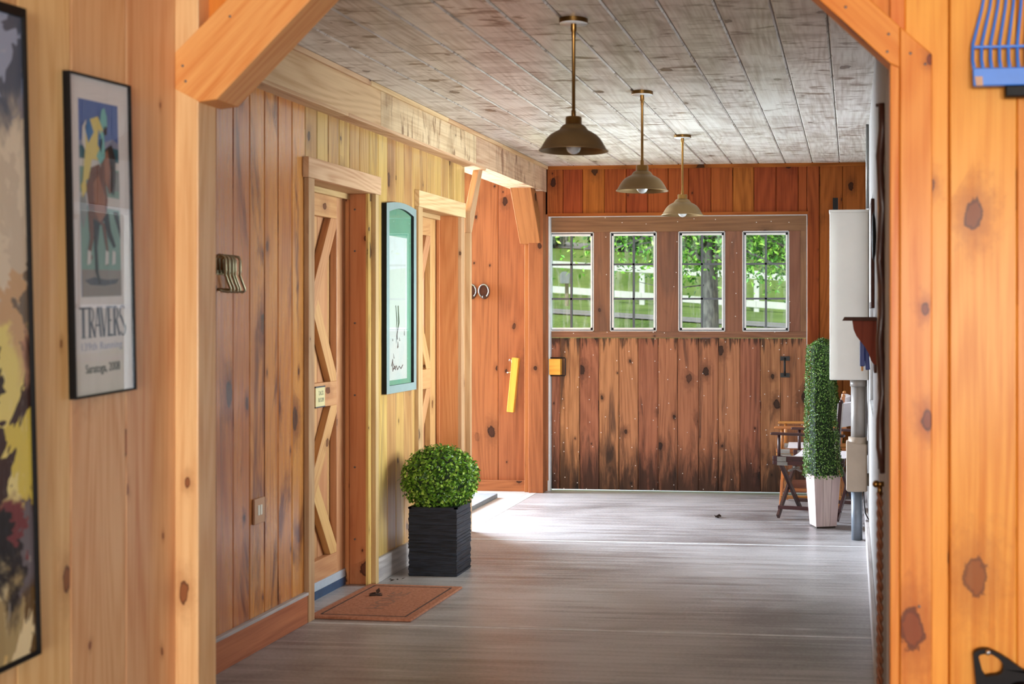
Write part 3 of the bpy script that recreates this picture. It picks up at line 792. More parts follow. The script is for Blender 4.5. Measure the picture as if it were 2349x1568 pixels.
def casing(n0, y0, y1, ya, yb, hz, ha, hb):
    struct(box('trim_%d' % n0, 'casing', XL, XL + 0.026, ya, y0, 0, hz, 'z', bevel=0.003))
    struct(box('trim_%d' % (n0 + 1), 'casing', XL, XL + 0.026, y1, yb, 0, hz, 'z', bevel=0.003))
    struct(box('trim_%d' % (n0 + 2), 'beam', XL, XL + 0.032, ha, hb, hz, hz + 0.10, 'y', bevel=0.003))
casing(14, 6.168, 7.0, 6.10, 7.045, 2.165, 6.085, 7.068)
casing(17, 7.798, 8.60, 7.72, 8.672, 2.155, 7.715, 8.675)

# ---- sliding end door with four six-pane windows
D = struct(holder('door_3', (-1.47, 10.93, 0)))
YD = 10.93
DX0, DX1, DZ1 = -2.548, -0.378, 2.322
WIN = [(-2.575, -2.18), (-2.04, -1.64), (-1.455, -1.06), (-0.914, -0.523)]
WZ0, WZ1 = 1.354, 2.195
m = MB(); x = DX0; k = 0
xs = [DX0, -2.475, -2.305, -2.137, -1.965, -1.80, -1.63, -1.463, -1.285, -1.118, -0.935, -0.763, -0.592, DX1]
for a, b_ in zip(xs, xs[1:]):
    m.board((a + 0.001, YD + 0.02, 0.012), X3, -Y3, Z3, b_ - a - 0.002, 0.02, 1.285, 0.005)
m.box(DX0, DX1, YD + 0.0205, YD + 0.05, 0.012, 1.29, 'z')
m.build('plank_panel', 'door_plank', D)
bt = box('bottom_patch', 'door_rail', -0.60, DX1, YD - 0.018, YD - 0.001, 0.012, 0.12, 'x', D, 0.002)
m = MB()
m.box(DX0, DX1, YD - 0.004, YD + 0.05, WZ1, DZ1, 'x')
m.box(DX0, DX1, YD - 0.003, YD + 0.05, 1.30, WZ0, 'x')
m.build('rail', 'door_rail', D, bevel=0.002)
st = [(-2.18, -2.04), (-1.64, -1.455), (-1.06, -0.914), (-0.523, -0.43), (-0.43, DX1)]
for a, b_ in st:
    box('stile', 'door_rail', a, b_ - 0.001, YD - 0.004, YD + 0.05, WZ0, WZ1, 'z', D, 0.002)
for i, (a, b_) in enumerate(WIN):
    m = MB()
    tt = 0.006
    a0 = max(a, DX0)
    # pale stop bead round the opening, then the sash
    m.box(a, a + tt, YD - 0.010, YD + 0.04, WZ0, WZ1, 'z', 0); m.box(b_ - tt, b_, YD - 0.010, YD + 0.04, WZ0, WZ1, 'z', 0)
    m.box(a, b_, YD - 0.010, YD + 0.04, WZ1 - tt, WZ1, 'x', 0); m.box(a, b_, YD - 0.010, YD + 0.04, WZ0, WZ0 + tt, 'x', 0)
    s0, s1, q0, q1 = a + tt + 0.009, b_ - tt - 0.009, WZ0 + tt + 0.008, WZ1 - tt - 0.010
    for (p0, p1, r0, r1) in ((s0, s0 + 0.014, q0, q1), (s1 - 0.014, s1, q0, q1), (s0, s1, q0, q0 + 0.016), (s0, s1, q1 - 0.016, q1)):
        m.box(p0, p1, YD + 0.004, YD + 0.038, r0, r1, 'z', 0)
    cx = (s0 + s1) / 2
    m.box(cx - 0.008, cx + 0.008, YD + 0.006, YD + 0.036, q0, q1, 'z', 1)
    for zz in (1.629, 1.921): m.box(s0, s1, YD + 0.006, YD + 0.036, zz - 0.008, zz + 0.008, 'x', 1)
    for p0, p1, r0, r1 in ((a + tt, s0, WZ0 + tt, WZ1 - tt), (s1, b_ - tt, WZ0 + tt, WZ1 - tt), (s0, s1, q1, WZ1 - tt), (s0, s1, WZ0 + tt, q0)): m.box(p0, p1, YD + 0.010, YD + 0.038, r0, r1, 'z', 1)
    fr = m.build('window_sash', ['sash', 'muntin'], D)
    g = MB(); g.box(s0, s1, YD + 0.024, YD + 0.027, q0, q1, 'z')
    go = g.build('window_pane', 'pane', fr, local=True); go.location = (0, 0, 0) - D.location if False else (-D.location.x, -D.location.y, -D.location.z)
m = MB(); m.box(-2.552, -2.455, YD - 0.075, YD - 0.002, 0.985, 1.12, 'x'); m.build('latch_block', 'honey', D, bevel=0.003)
m = MB(); m.tube([(-2.56, YD - 0.03, 1.128), (-2.425, YD - 0.03, 1.128), (-2.42, YD - 0.03, 1.12), (-2.42, YD - 0.03, 0.985), (-2.425, YD - 0.03, 0.977), (-2.56, YD - 0.03, 0.977)], 0.005, 8)
m.build('latch_loop', 'black_iron', D)
m = MB()
m.box(-0.598, -0.518, YD - 0.008, YD - 0.0005, 1.112, 1.148, 'z'); m.box(-0.598, -0.518, YD - 0.008, YD - 0.0005, 0.972, 1.008, 'z')
m.tube([(-0.558, YD - 0.006, 1.13), (-0.558, YD - 0.04, 1.12), (-0.558, YD - 0.048, 1.09), (-0.558, YD - 0.048, 1.03), (-0.558, YD - 0.04, 1.0), (-0.558, YD - 0.006, 0.99)], 0.009, 10)
m.build('pull_handle', 'black_iron', D)['label'] = 'black iron pull handle'

# ================================================================== LAMPS
def pendant(loc, label):
    t = thing('pendant_lamp', label, 'lamp', loc, 'row of pendant lamps under the ceiling')
    zc = 2.75 - 2.19
    m = MB(); m.lathe([(0.0305, zc - 0.012), (0.061, zc - 0.012), (0.061, zc - 0.03), (0.058, zc - 0.032)], n=40)
    m.V = [(a, b, c_ + 0.012) for a, b, c_ in m.V]
    m.lathe([(0.061, zc), (0.061, zc - 0.018)], n=40)
    m.build('canopy', 'brass', t, True)
    m = MB(); m.lathe([(0.001, zc - 0.0205), (0.0595, zc - 0.0205), (0.0595, zc - 0.018)], n=40); m.build('canopy_reflection', 'canopy_white', t, True)  # white disc stands in for the floor's reflection under the brass canopy
    m = MB()
    m.lathe([(0.012, zc - 0.02), (0.012, zc - 0.05), (0.009, zc - 0.055), (0.009, zc - 0.075), (0.0075, zc - 0.08), (0.0075, 0.175), (0.010, 0.172), (0.010, 0.143)], n=16)
    m.build('rod', 'brass', t, True)
    m = MB(); m.lathe([(0.001, 0.145), (0.032, 0.145), (0.0345, 0.142), (0.0345, 0.113), (0.038, 0.111)], n=40); m.build('neck', 'brass', t, True)
    m = MB(); m.lathe([(0.036, 0.113), (0.046, 0.108), (0.054, 0.099), (0.059, 0.090), (0.066, 0.086), (0.080, 0.079), (0.098, 0.068), (0.113, 0.052), (0.124, 0.035), (0.133, 0.019), (0.139, 0.008), (0.146, 0.003), (0.147, 0.0)], n=64)
    m.build('shade', 'shade', t, True, solid=0.002)
    m = MB(); m.lathe([(0.022, 0.10), (0.022, 0.06), (0.001, 0.06)], n=20); m.build('socket', 'canopy_white', t, True)
    m = MB(); m.lathe([(0.001, -0.013), (0.012, -0.011), (0.024, -0.003), (0.031, 0.010), (0.032, 0.022), (0.028, 0.036), (0.020, 0.05), (0.014, 0.065)], n=28); m.build('bulb', 'bulb', t, True)
    return t
lamp = pendant((-1.174, 5.448, 2.19), 'nearest and largest-looking of the three brass pendant lamps under the ceiling')
copy_thing(lamp, (-1.173, 7.263, 2.19), 'middle one of the three brass pendant lamps, in front of the end wall boards')
copy_thing(lamp, (-1.18, 9.073, 2.19), 'farthest and smallest-looking of the three brass pendant lamps, just above the windows')

# ================================================================== NEAR LEFT WALL: painting and poster
def wall_thing(name, label, cat, loc, roll):
    t = thing(name, label, cat, loc)
    t.rotation_euler = (roll, 0, 0)      # hangs slightly crooked in the plane of the wall
    return t
# local frame: +X out of the wall, Y along it, Z up; origin at the bottom centre
pt = wall_thing('framed_painting', 'large black-framed oil painting of yellow and grey rocks, at the left edge', 'painting', (XN, 2.60, 0.572), math.radians(2.2))
HW, HH, TH = 0.656, 1.70, 0.033
m = MB()
fw = 0.014
m.box(0.001, TH, -HW, -HW + fw, 0, HH, 'z'); m.box(0.001, TH, HW - fw, HW, 0, HH, 'z'); m.box(0.001, TH, -HW + fw, HW - fw, 0, fw, 'y'); m.box(0.001, TH, -HW + fw, HW - fw, HH - fw - 0.012, HH, 'y')
m.build('frame', 'black', pt, True, bevel=0.002)
m = MB(); q = [(0.026, -HW + fw, fw), (0.026, HW - fw, fw), (0.026, HW - fw, HH - fw - .012), (0.026, -HW + fw, HH - fw - .012)]
m.face(q, [(0, 0), (0.8, 0), (0.8, 1), (0, 1)])
m.box(0.002, 0.0255, -HW + fw, HW - fw, fw, HH - fw - .012, 'z')
m.U[1:] = [[(0, 0)] * 4 for _ in m.U[1:]]
m.build('canvas', 'paint', pt, True)

ps = wall_thing('framed_poster', 'tall narrow black-framed horse racing poster with white mat on the near left wall', 'poster', (XN, 3.583, 1.2665), math.radians(2.0))
PW, PH, PT = 0.1565, 0.914, 0.022
m = MB(); fw = 0.006
m.box(0.001, PT, -PW, -PW + fw, 0, PH, 'z'); m.box(0.001, PT, PW - fw, PW, 0, PH, 'z'); m.box(0.001, PT, -PW + fw, PW - fw, 0, fw, 'y'); m.box(0.001, PT, -PW + fw, PW - fw, PH - fw, PH, 'y')
m.build('frame', 'black', ps, True, bevel=0.001)
m = MB(); m.box(0.002, 0.012, -PW + fw, PW - fw, fw, PH - fw, 'z'); m.build('mat_board', 'mat_board', ps, True)
for k_, c_ in {'p_sky': (84, 116, 190), 'p_hill': (38, 104, 122), 'p_cloud': (150, 160, 190), 'p_white': (226, 228, 226), 'p_teal': (140, 178, 168), 'p_ground': (158, 152, 146), 'p_shadow': (92, 92, 104), 'p_horse': (122, 78, 58), 'p_horsehi': (166, 112, 84),
              'p_dark': (44, 36, 40), 'p_yellow': (236, 222, 130), 'p_blue': (52, 126, 196), 'p_cap': (130, 206, 204), 'p_grey': (150, 158, 158)}.items():
    M[k_] = plain(k_, c_, 0.7)
pics = MB()
def pp(pts, mi, lay):     # flat printed shapes, stacked as thin layers of ink
    d = 0.0122 + 0.00025 * lay
    pics.face([(d, y, z) for y, z in pts], [(0, 0)] * len(pts), mi)
L, R, T, B = -0.103, 0.096, 0.845, 0.285
names = ['p_sky', 'p_hill', 'p_cloud', 'p_white', 'p_teal', 'p_ground', 'p_shadow', 'p_horse', 'p_horsehi', 'p_dark', 'p_yellow', 'p_blue', 'p_cap', 'p_grey']
def PU(pts): return [(L + (R - L) * a, B + (T - B) * b) for a, b in pts]
pp(PU([(0, 0), (1, 0), (1, 1), (0, 1)]), 0, 0)
pp(PU([(0.3, .80), (.65, .80), (.85, .82), (1, .80), (1, .74), (0, .74), (0, .79)]), 2, 1)
pp(PU([(0, .70), (1, .70), (1, .77), (.8, .775), (.6, .76), (0, .765)]), 1, 2)
pp(PU([(0, .66), (1, .66), (1, .70), (0, .70)]), 3, 2)
pp(PU([(0, .13), (1, .13), (1, .66), (0, .66)]), 4, 3)
pp(PU([(.80, .55), (1, .55), (1, .65), (.80, .65)]), 13, 4)
pp(PU([(0, .47), (1, .45), (1, .51), (0, .53)]), 3, 5)
pp(PU([(.82, .44), (.95, .44), (1, .36), (1, .30)]), 9, 5)
pp(PU([(0, 0), (1, 0), (1, .135), (0, .14)]), 5, 6)
pp(PU([(.06, .085), (.30, .10), (.62, .085), (.94, .09), (.86, .065), (.55, .055), (.2, .06)]), 6, 7)
# horse: haunch and barrel, chest, neck and head coming forward, legs
pp(PU([(.14, .56), (.28, .66), (.48, .68), (.62, .60), (.68, .50), (.64, .42), (.52, .37), (.34, .36), (.2, .42)]), 7, 8)
pp(PU([(.32, .58), (.5, .64), (.62, .54), (.6, .42), (.46, .38), (.34, .44)]), 8, 9)
pp(PU([(.46, .62), (.56, .73), (.70, .77), (.86, .72), (.84, .62), (.80, .55), (.72, .53), (.64, .58), (.6, .52)]), 7, 10)
pp(PU([(.68, .77), (.80, .79), (.90, .72), (.88, .60), (.84, .52), (.76, .56), (.78, .66)]), 9, 11)
pp(PU([(.60, .74), (.70, .76), (.74, .64), (.68, .56), (.60, .60)]), 8, 12)
pp(PU([(.30, .40), (.46, .38), (.38, .25), (.40, .12), (.46, .07), (.40, .06), (.33, .13), (.31, .25)]), 9, 12)
pp(PU([(.16, .44), (.30, .40), (.30, .30), (.22, .22), (.26, .20), (.18, .17), (.13, .21), (.2, .3)]), 7, 12)
pp(PU([(.55, .40), (.68, .44), (.74, .34), (.86, .26), (.80, .25), (.66, .31)]), 9, 12)
pp(PU([(.50, .38), (.60, .38), (.66, .24), (.64, .16), (.60, .16), (.60, .25)]), 7, 12)
for a in (.17, .62, .80): pp(PU([(a - .05, .16), (a + .04, .17), (a + .05, .23), (a - .03, .24)]), 3, 13)
# jockey crouched behind the neck
pp(PU([(.05, .58), (.2, .60), (.3, .72), (.28, .80), (.12, .74)]), 10, 13)
pp(PU([(.10, .80), (.22, .90), (.45, .925), (.58, .86), (.56, .76), (.44, .70), (.26, .70), (.12, .74)]), 10, 14)
pp(PU([(.12, .86), (.24, .91), (.34, .84), (.2, .78)]), 11, 15)
pp(PU([(.46, .86), (.56, .80), (.52, .74), (.44, .78)]), 11, 15)
pp(PU([(.06, .86), (.16, .90), (.12, .74), (.04, .78)]), 3, 15)
pp(PU([(.52, .86), (.60, .84), (.62, .72), (.50, .68), (.40, .72), (.48, .76)]), 12, 15)
pp(PU([(.50, .90), (.54, .96), (.62, .975), (.68, .93), (.68, .88), (.58, .86)]), 12, 16)
pp(PU([(.60, .88), (.68, .88), (.67, .84), (.60, .83)]), 9, 16)
pp(PU([(0, .50), (.10, .56), (.16, .44), (.06, .34), (0, .38)]), 13, 9)
pp(PU([(.0, .56), (.12, .62), (.14, .54), (.04, .50)]), 10, 14)
pics.build('printed_picture', names, ps, True)
def ps_text(body, mat, size, y, z, sx, **kw):
    o = text('lettering', body, mat, size, (0, 0, 0), (math.radians(90), 0, math.radians(90)), ps, **kw)
    o.location = (0.0125, y, z); o.scale = (sx, 1, 1); return o
def serif_word():      # tall condensed display lettering drawn as strokes
    m = MB(); d0, d1 = 0.0121, 0.0128
    zb, zt = 0.168, 0.256
    def st(y0, y1, w_, z0=zb, z1=zt):
        m.extrude([(y0, z0), (y0 + w_, z0), (y1 + w_, z1), (y1, z1)], 'yz', d0, d1)
    def hb(y0, y1, z, h_=0.006): m.extrude([(y0, z), (y1, z), (y1, z + h_), (y0, z + h_)], 'yz', d0, d1)
    def arc(cy, cz, ry, rz, a0, a1, w_, n=10):
        for i in range(n):
            t0 = math.radians(a0 + (a1 - a0) * i / n); t1 = math.radians(a0 + (a1 - a0) * (i + 1) / n)
            m.extrude([(cy + ry * math.cos(t0), cz + rz * math.sin(t0)), (cy + (ry + w_) * math.cos(t0), cz + (rz + .004) * math.sin(t0)),
                       (cy + (ry + w_) * math.cos(t1), cz + (rz + .004) * math.sin(t1)), (cy + ry * math.cos(t1), cz + rz * math.sin(t1))], 'yz', d0, d1)
    y = -0.118
    hb(y, y + 0.046, zt - .006); st(y + .012, y + .012, .013); hb(y + .008, y + .03, zb, .003)                    # T
    y = -0.078
    st(y + .004, y + .004, .011); hb(y, y + .019, zb, .003); arc(y + .015, zt - .024, .010, .020, -90, 90, .007); st(y + .030, y + .014, .010, zb, zt - .046)   # R
    y = -0.048
    st(y + .002, y + .017, .004); st(y + .030, y + .018, .010); hb(y + .008, y + .032, zb + .032, .005)           # A
    y = -0.014
    st(y + .012, y - .002, .010, zb, zt); st(y + .017, y + .030, .004)                                            # V
    y = 0.020
    st(y + .002, y + .002, .011); hb(y, y + .028, zt - .005, .005); hb(y, y + .028, zb, .006); hb(y + .006, y + .022, (zb + zt) / 2, .005)   # E
    y = 0.050
    st(y + .002, y + .002, .011); hb(y, y + .016, zb, .003); arc(y + .012, zt - .022, .010, .019, -90, 90, .007); st(y + .028, y + .012, .010, zb, zt - .042)   # R
    y = 0.084
    arc(y + .016, zt - .022, .010, .02, 40, 215, .006); st(y + .026, y + .002, .009, zb + .020, zt - .028); arc(y + .018, zb + .022, .010, .02, -150, 20, .006)   # S
    return m
serif_word().build('lettering', 'grey_ink', ps, True)
ps_text('139th Running', 'pale_ink', 0.030, -0.010, 0.142, 1.12, space=1.08)
ps_text('Saratoga, 2008', 'grey_ink', 0.036, -0.005, 0.078, 0.82)
m = MB(); m.box(0.0185, 0.0195, -PW + fw, PW - fw, fw, PH - fw, 'z'); m.build('glass', 'poster_glass', ps, True)

# ================================================================== LEFT WALL OF THE AISLE
# bridle hooks: nested bent-wire brass hooks
t = thing('wall_hook_rack', 'row of nested antique brass wire hooks on the reddish boards', 'hooks', (XL, 5.30, 1.59))
m = MB(); m.box(XL + 0.0005, XL + 0.006, 5.20, 5.385, 1.665, 1.685, 'y'); m.build('back_strip', 'antique', t)
for k, y in enumerate((5.205, 5.235, 5.268, 5.29, 5.335)):
    m = MB(); r0 = 0.006
    # upper loop, slanting stem, lower cup
    m.tube([(XL + .006, y, 1.672), (XL + .006, y - .004, 1.73), (XL + .018, y, 1.748), (XL + .034, y + .012, 1.744), (XL + .040, y + .016, 1.728), (XL + .040, y + .016, 1.682), (XL + .036, y + .018, 1.668),
            (XL + .040, y + .038, 1.632), (XL + .044, y + .050, 1.610), (XL + .044, y + .051, 1.600), (XL + .038, y + .045, 1.594), (XL + .02, y + .03, 1.598), (XL + .006, y + .012, 1.605)], r0, 8)
    m.build('hook', 'antique', t)
t = thing('outlet_plate', 'small square tan outlet plate with ivory sockets low on the left wall', 'outlet', (XL, 5.60, 0.555))
t.location = (XL, 5.60, 0.555)
m = MB(); m.box(XL + .0005, XL + 0.012, 5.548, 5.652, 0.562, 0.676, 'y'); m.build('cover_plate', 'tan', t, bevel=0.003)
for y in (5.588, 5.612): box('socket', 'ivory', XL + 0.011, XL + 0.0145, y - 0.009, y + 0.009, 0.60, 0.645, 'z', t, 0.002)

# arched teal-framed print behind glass
t = thing('framed_print', 'tall teal-framed print with arched top and green mat, between the two stable doors', 'picture', (XL, 7.41, 1.04))
y0, y1, z0, z1 = 7.157, 7.665, 1.045, 2.13
N = 14
def arch(a, b_, zt, rise): return [(b_ + (a - b_) * i / N, zt + rise * math.sin(math.pi * i / N)) for i in range(N + 1)]
outer = [(y0, z0), (y1, z0)] + arch(y0, y1, z1, 0.02)
fw = 0.045
inner = [(y0 + fw, z0 + fw), (y1 - fw, z0 + fw)] + arch(y0 + fw, y1 - fw, z1 - 0.045, 0.03)
m = MB(); n = len(outer)
X0, X1 = XL + 0.0005, XL + 0.03
for lay, (xa, xb) in enumerate(((X0, X1),)):
    vo = [(xb, a, b_) for a, b_ in outer] + [(xb, a, b_) for a, b_ in inner] + [(xa, a, b_) for a, b_ in outer] + [(XL + 0.012, a, b_) for a, b_ in inner]
    for i in range(n):
        j = (i + 1) % n
        m.face([vo[i], vo[j], vo[n + j], vo[n + i]], [(0, 0)] * 4, 0)
        m.face([vo[2 * n + i], vo[2 * n + j], vo[j], vo[i]], [(0, 0)] * 4, 1)
        m.face([vo[n + i], vo[n + j], vo[3 * n + j], vo[3 * n + i]], [(0, 0)] * 4, 1)
m.build('frame', ['teal', 'black'], t)
m = MB(); m.extrude(inner, 'yz', XL + 0.004, XL + 0.012); m.build('mat_board', 'mat_green', t)
m = MB(); m.box(XL + 0.0121, XL + 0.0128, 7.235, 7.545, 1.118, 1.95, 'z'); m.build('print', 'paper', t)
m = MB()
def stroke(pts, w_): m.tube([(XL + 0.0128, a, b_) for a, b_ in pts], w_, 6)
random.seed(11)
stroke([(7.39, 1.55), (7.40, 1.45), (7.37, 1.38), (7.36, 1.33)], [0.004, 0.006, 0.003, 0.001])
stroke([(7.35, 1.55), (7.37, 1.46), (7.36, 1.40)], [0.003, 0.004, 0.001])
for _ in range(9):
    a, b_ = random.uniform(7.28, 7.50), random.uniform(1.20, 1.38); stroke([(a, b_), (a + random.uniform(-.01, .01), b_ + random.uniform(.01, .05))], [0.003, 0.001])
stroke([(7.28, 1.20), (7.30, 1.24), (7.30, 1.18), (7.34, 1.185), (7.36, 1.20), (7.38, 1.175), (7.41, 1.195), (7.44, 1.18), (7.47, 1.20)], 0.003)
stroke([(7.30, 1.17), (7.33, 1.20), (7.35, 1.175)], 0.003)
m.build('ink_sketch', 'ink', t)
m = MB(); m.extrude([(a, b_) for a, b_ in inner], 'yz', XL + 0.0195, XL + 0.0205); m.build('glass', 'frame_glass', t)

# ================================================================== FLOOR OF THE AISLE, LEFT SIDE
# round boxwood in a ribbed black square planter
t = thing('potted_boxwood', 'round clipped boxwood ball in a ribbed black square planter by the left wall', 'plant', (-2.385, 7.395, 0))
random.seed(3)
m = MB(); hx, hy = 0.144, 0.14; z = 0.0
while z < 0.385:
    h_ = random.uniform(0.006, 0.014); ins = random.choice((0.0, 0.003, 0.0015, 0.004))
    m.box(-hx + ins, hx - ins, -hy + ins, hy - ins, z, min(z + h_, 0.392), 'x', 0, random.random()); z += h_
m.box(-hx, hx, -hy, -hy + 0.018, 0.385, 0.395, 'x'); m.box(-hx, hx, hy - 0.018, hy, 0.385, 0.395, 'x'); m.box(-hx, -hx + 0.018, -hy, hy, 0.385, 0.395, 'x'); m.box(hx - 0.018, hx, -hy, hy, 0.385, 0.395, 'x')
m.build('planter', 'pot_black', t, True)
m = MB()
cz, rx, rz = 0.545, 0.215, 0.185
for _ in range(5200):
    v = Vector((random.gauss(0, 1), random.gauss(0, 1), random.gauss(0, 1))).normalized()
    k = random.uniform(0.84, 1.04) if random.random() < .9 else random.uniform(1.0, 1.07)
    p = Vector((v.x * rx * k, v.y * rx * k, v.z * rz * k))
    if p.z < -0.15: p.z = -0.15 - random.uniform(0, .03)
    nn = (v + Vector((random.gauss(0, .55), random.gauss(0, .55), random.gauss(0.25, .55)))).normalized()
    m.leaf(p + Vector((0, 0, cz)), nn, random.uniform(0.016, 0.028), random.uniform(0.012, 0.019), random.random() ** 1.4)
m.build('foliage', 'box_leaf', t, True)
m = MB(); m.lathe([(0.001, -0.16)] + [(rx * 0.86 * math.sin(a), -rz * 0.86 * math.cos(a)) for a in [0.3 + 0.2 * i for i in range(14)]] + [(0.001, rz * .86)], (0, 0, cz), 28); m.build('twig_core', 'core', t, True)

# coir doormat
t = thing('doormat', 'worn brown coir doormat with dark border stripe in front of the near stable door', 'mat', (-2.39, 6.565, 0))
t.rotation_euler = (0, 0, math.radians(-1.5))
m = MB(); m.box(-0.265, 0.265, -0.39, 0.39, 0.001, 0.014, 'y'); m.build('mat', 'coir', t, True, bevel=0.004)
m = MB(); a, b_, w_ = 0.222, 0.345, 0.009
for x0, x1, yy0, yy1 in ((-a, -a + w_, -b_, b_), (a - w_, a, -b_, b_), (-a, a, -b_, -b_ + w_), (-a, a, b_ - w_, b_)): m.box(x0, x1, yy0, yy1, 0.0135, 0.0146, 'y')
m.build('border_stripe', 'coir_dark', t, True)
o = text('lettering', 'HOME', 'coir_faded', 0.145, (0, 0, 0), (0, 0, math.radians(90)), t, sx=1.0, ext=0.0004)
o.location = (0.0, 0.0, 0.0143)
m = MB()
for k in range(6): m.leaf(Vector((-2.50 + random.uniform(-.01, .01), 6.66 + random.uniform(-.03, .03), 0.016)), Vector((random.gauss(0, .5), random.gauss(0, .5), 1)), 0.04, 0.025, .2)
m.tube([(-2.53, 6.65, .019), (-2.48, 6.67, .022)], 0.006, 6)
tag(m.build('dry_leaf', 'debris'), 'dark dry leaf clump lying on the brown doormat', 'leaf')
m = MB(); c0 = Vector((-0.983, 9.586, 0.004))
for k in range(5): m.leaf(c0 + Vector((random.uniform(-.02, .02), random.uniform(-.02, .02), random.uniform(0, .012))), Vector((random.gauss(0, .6), random.gauss(0, .6), 1)), 0.045, 0.03, .2)
m.tube([c0 + Vector((-.02, 0, 0.002)), c0 + Vector((0.01, 0.0, 0.02)), c0 + Vector((.02, .01, .006))], 0.006, 6)
tag(m.build('dry_leaf', 'debris'), 'curled dry leaf alone on the open floor before the sliding door', 'leaf')
m = MB()
for k in range(4): m.leaf(Vector((-2.55 + random.uniform(-.03, .03), 7.11 + random.uniform(-.02, .02), .006)), Vector((random.gauss(0, .6), random.gauss(0, .6), 1)), 0.03, 0.015, .2)
tag(m.build('dry_leaf', 'debris'), 'scrap of dry leaf on the floor left of the black planter', 'leaf')
# grey mat in the side passage
m = MB(); m.box(-3.7, -2.88, 9.45, 10.43, 0.0, 0.035, 'y')
tag(m.build('rubber_mat', 'rubber', bevel=0.004), 'flat grey rubber mat on the pale side passage floor', 'mat')

# ================================================================== SIDE PASSAGE WALL
def horseshoe(x, z, label):
    t = thing('horseshoe_hook', label, 'hook', (x, YE, z), 'horseshoe hooks on the passage wall')
    m = MB(); m.lathe([(0.001, 0), (0.048, 0), (0.048, 0.008), (0.042, 0.011), (0.001, 0.011)], (0, 0, 0), 24, 0, 'y', 1, 1.35)
    m.V = [(a, -b_, c_) for a, b_, c_ in m.V]; m.F = [list(reversed(q)) for q in m.F]
    m.build('backing_plate', 'shelf_dark', t, True)
    m = MB(); pts = []
    for i in range(17):
        a = math.radians(-58 + 296 * i / 16); pts.append((0.043 * math.cos(a), -0.018, 0.055 * math.sin(a) + 0.005))
    m.tube(pts, 0.0065, 8); m.build('horseshoe', 'steel', t, True)
    m = MB(); m.tube([(0, -0.014, -0.03), (0, -0.035, -0.055), (0, -0.05, -0.052), (0, -0.052, -0.038)], 0.005, 8); m.build('hook', 'steel', t, True)
    return t
hs = horseshoe(-3.115, 1.692, 'horseshoe coat hook in full view on the passage wall')
copy_thing(hs, (-3.225, YE, 1.692), 'horseshoe coat hook mostly hidden behind the left wall edge')
t = thing('wooden_bar', 'yellow square wooden bar hanging slanted on hooks on the passage wall', 'bar', (-2.85, YE, 0.67))
m = MB(); m.bar((-2.872, YE - 0.047, 0.672), (-2.825, YE - 0.047, 1.13), 0.058, 0.058, Y3); m.build('bar', 'honey', t, bevel=0.003)
m = MB(); m.tube([(-2.862, YE - 0.035, 1.07), (-2.872, YE - 0.03, 1.11), (-2.885, YE - 0.03, 1.118), (-2.893, YE - 0.03, 1.10)], 0.004, 8); m.build('hook', 'chrome', t)
m = MB(); m.tube([(-2.86, YE - 0.0, 1.01), (-2.897, YE - 0.06, 1.006)], 0.004, 8); m.build('peg', 'chrome', t)

# ================================================================== RIGHT SIDE
# tapering white-washed planters with obelisk topiaries
def topiary(loc, rz, label):
    t = thing('potted_topiary', label, 'plant', loc, 'tall clipped topiaries in tapering white planters')
    t.rotation_euler = (0, 0, rz)
    m = MB(); b0, b1, h_ = 0.075, 0.098, 0.37
    n = 3
    for s in range(4):
        rot = Matrix.Rotation(s * math.pi / 2, 3, 'Z')
        for k in range(n):
            u0, u1 = -1 + 2 * k / n + 0.012, -1 + 2 * (k + 1) / n - 0.012
            v = [rot @ Vector(q) for q in ((u0 * b0, -b0, 0.012), (u1 * b0, -b0, 0.012), (u1 * b1, -b1, h_), (u0 * b1, -b1, h_), (u0 * b0, -b0 + .012, 0.012), (u1 * b0, -b0 + .012, 0.012), (u1 * b1, -b1 + .012, h_), (u0 * b1, -b1 + .012, h_))]
            m.solid(v, [(0, 1, 2, 3), (7, 6, 5, 4), (0, 4, 5, 1), (3, 2, 6, 7), (1, 5, 6, 2), (0, 3, 7, 4)], Z3, 0)
    m.box(-b0 + .006, b0 - .006, -b0 + .006, b0 - .006, 0.0, 0.35, 'z', 1)
    m.build('planter', ['whitewash', 'soil'], t, True)
    m = MB(); random.seed(5)
    z0, z1 = 0.355, 1.30
    for _ in range(9500):
        h_ = random.uniform(0, 1); w_ = 0.138 - 0.062 * h_
        if h_ > 0.955: w_ *= math.sqrt(max(0.02, 1 - ((h_ - .955) / .05) ** 2))
        a = random.uniform(0, 2 * math.pi)
        # rounded square section
        ca, sa = math.cos(a), math.sin(a); k = (abs(ca) ** 2.5 + abs(sa) ** 2.5) ** (-1 / 2.5)
        r_ = w_ * k * random.uniform(0.88, 1.03)
        if h_ > 0.975: r_ *= random.random()
        lean = -0.040 * h_
        p = Vector((ca * r_ + lean, sa * r_, z0 + (z1 - z0) * h_))
        nn = (Vector((ca, sa, 0.15)) + Vector((random.gauss(0, .5), random.gauss(0, .5), random.gauss(0, .5)))).normalized()
        m.leaf(p, nn, random.uniform(0.010, 0.016), random.uniform(0.007, 0.011), random.random() ** 1.3)
    m.build('foliage', 'cone_leaf', t, True)
    m = MB(); v = [(s1 * 0.082, s2 * 0.082, z0) for s1, s2 in ((-1, -1), (1, -1), (1, 1), (-1, 1))] + [(s1 * 0.034 - .04, s2 * 0.034, z1 - .02) for s1, s2 in ((-1, -1), (1, -1), (1, 1), (-1, 1))]
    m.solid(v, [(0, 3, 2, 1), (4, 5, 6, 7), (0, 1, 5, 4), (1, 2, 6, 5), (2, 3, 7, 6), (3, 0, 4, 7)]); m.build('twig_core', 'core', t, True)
    return t
tp = topiary((-0.205, 9.275, 0), math.radians(20), 'tall tapering topiary in a white plank planter, in front of the folding chairs')
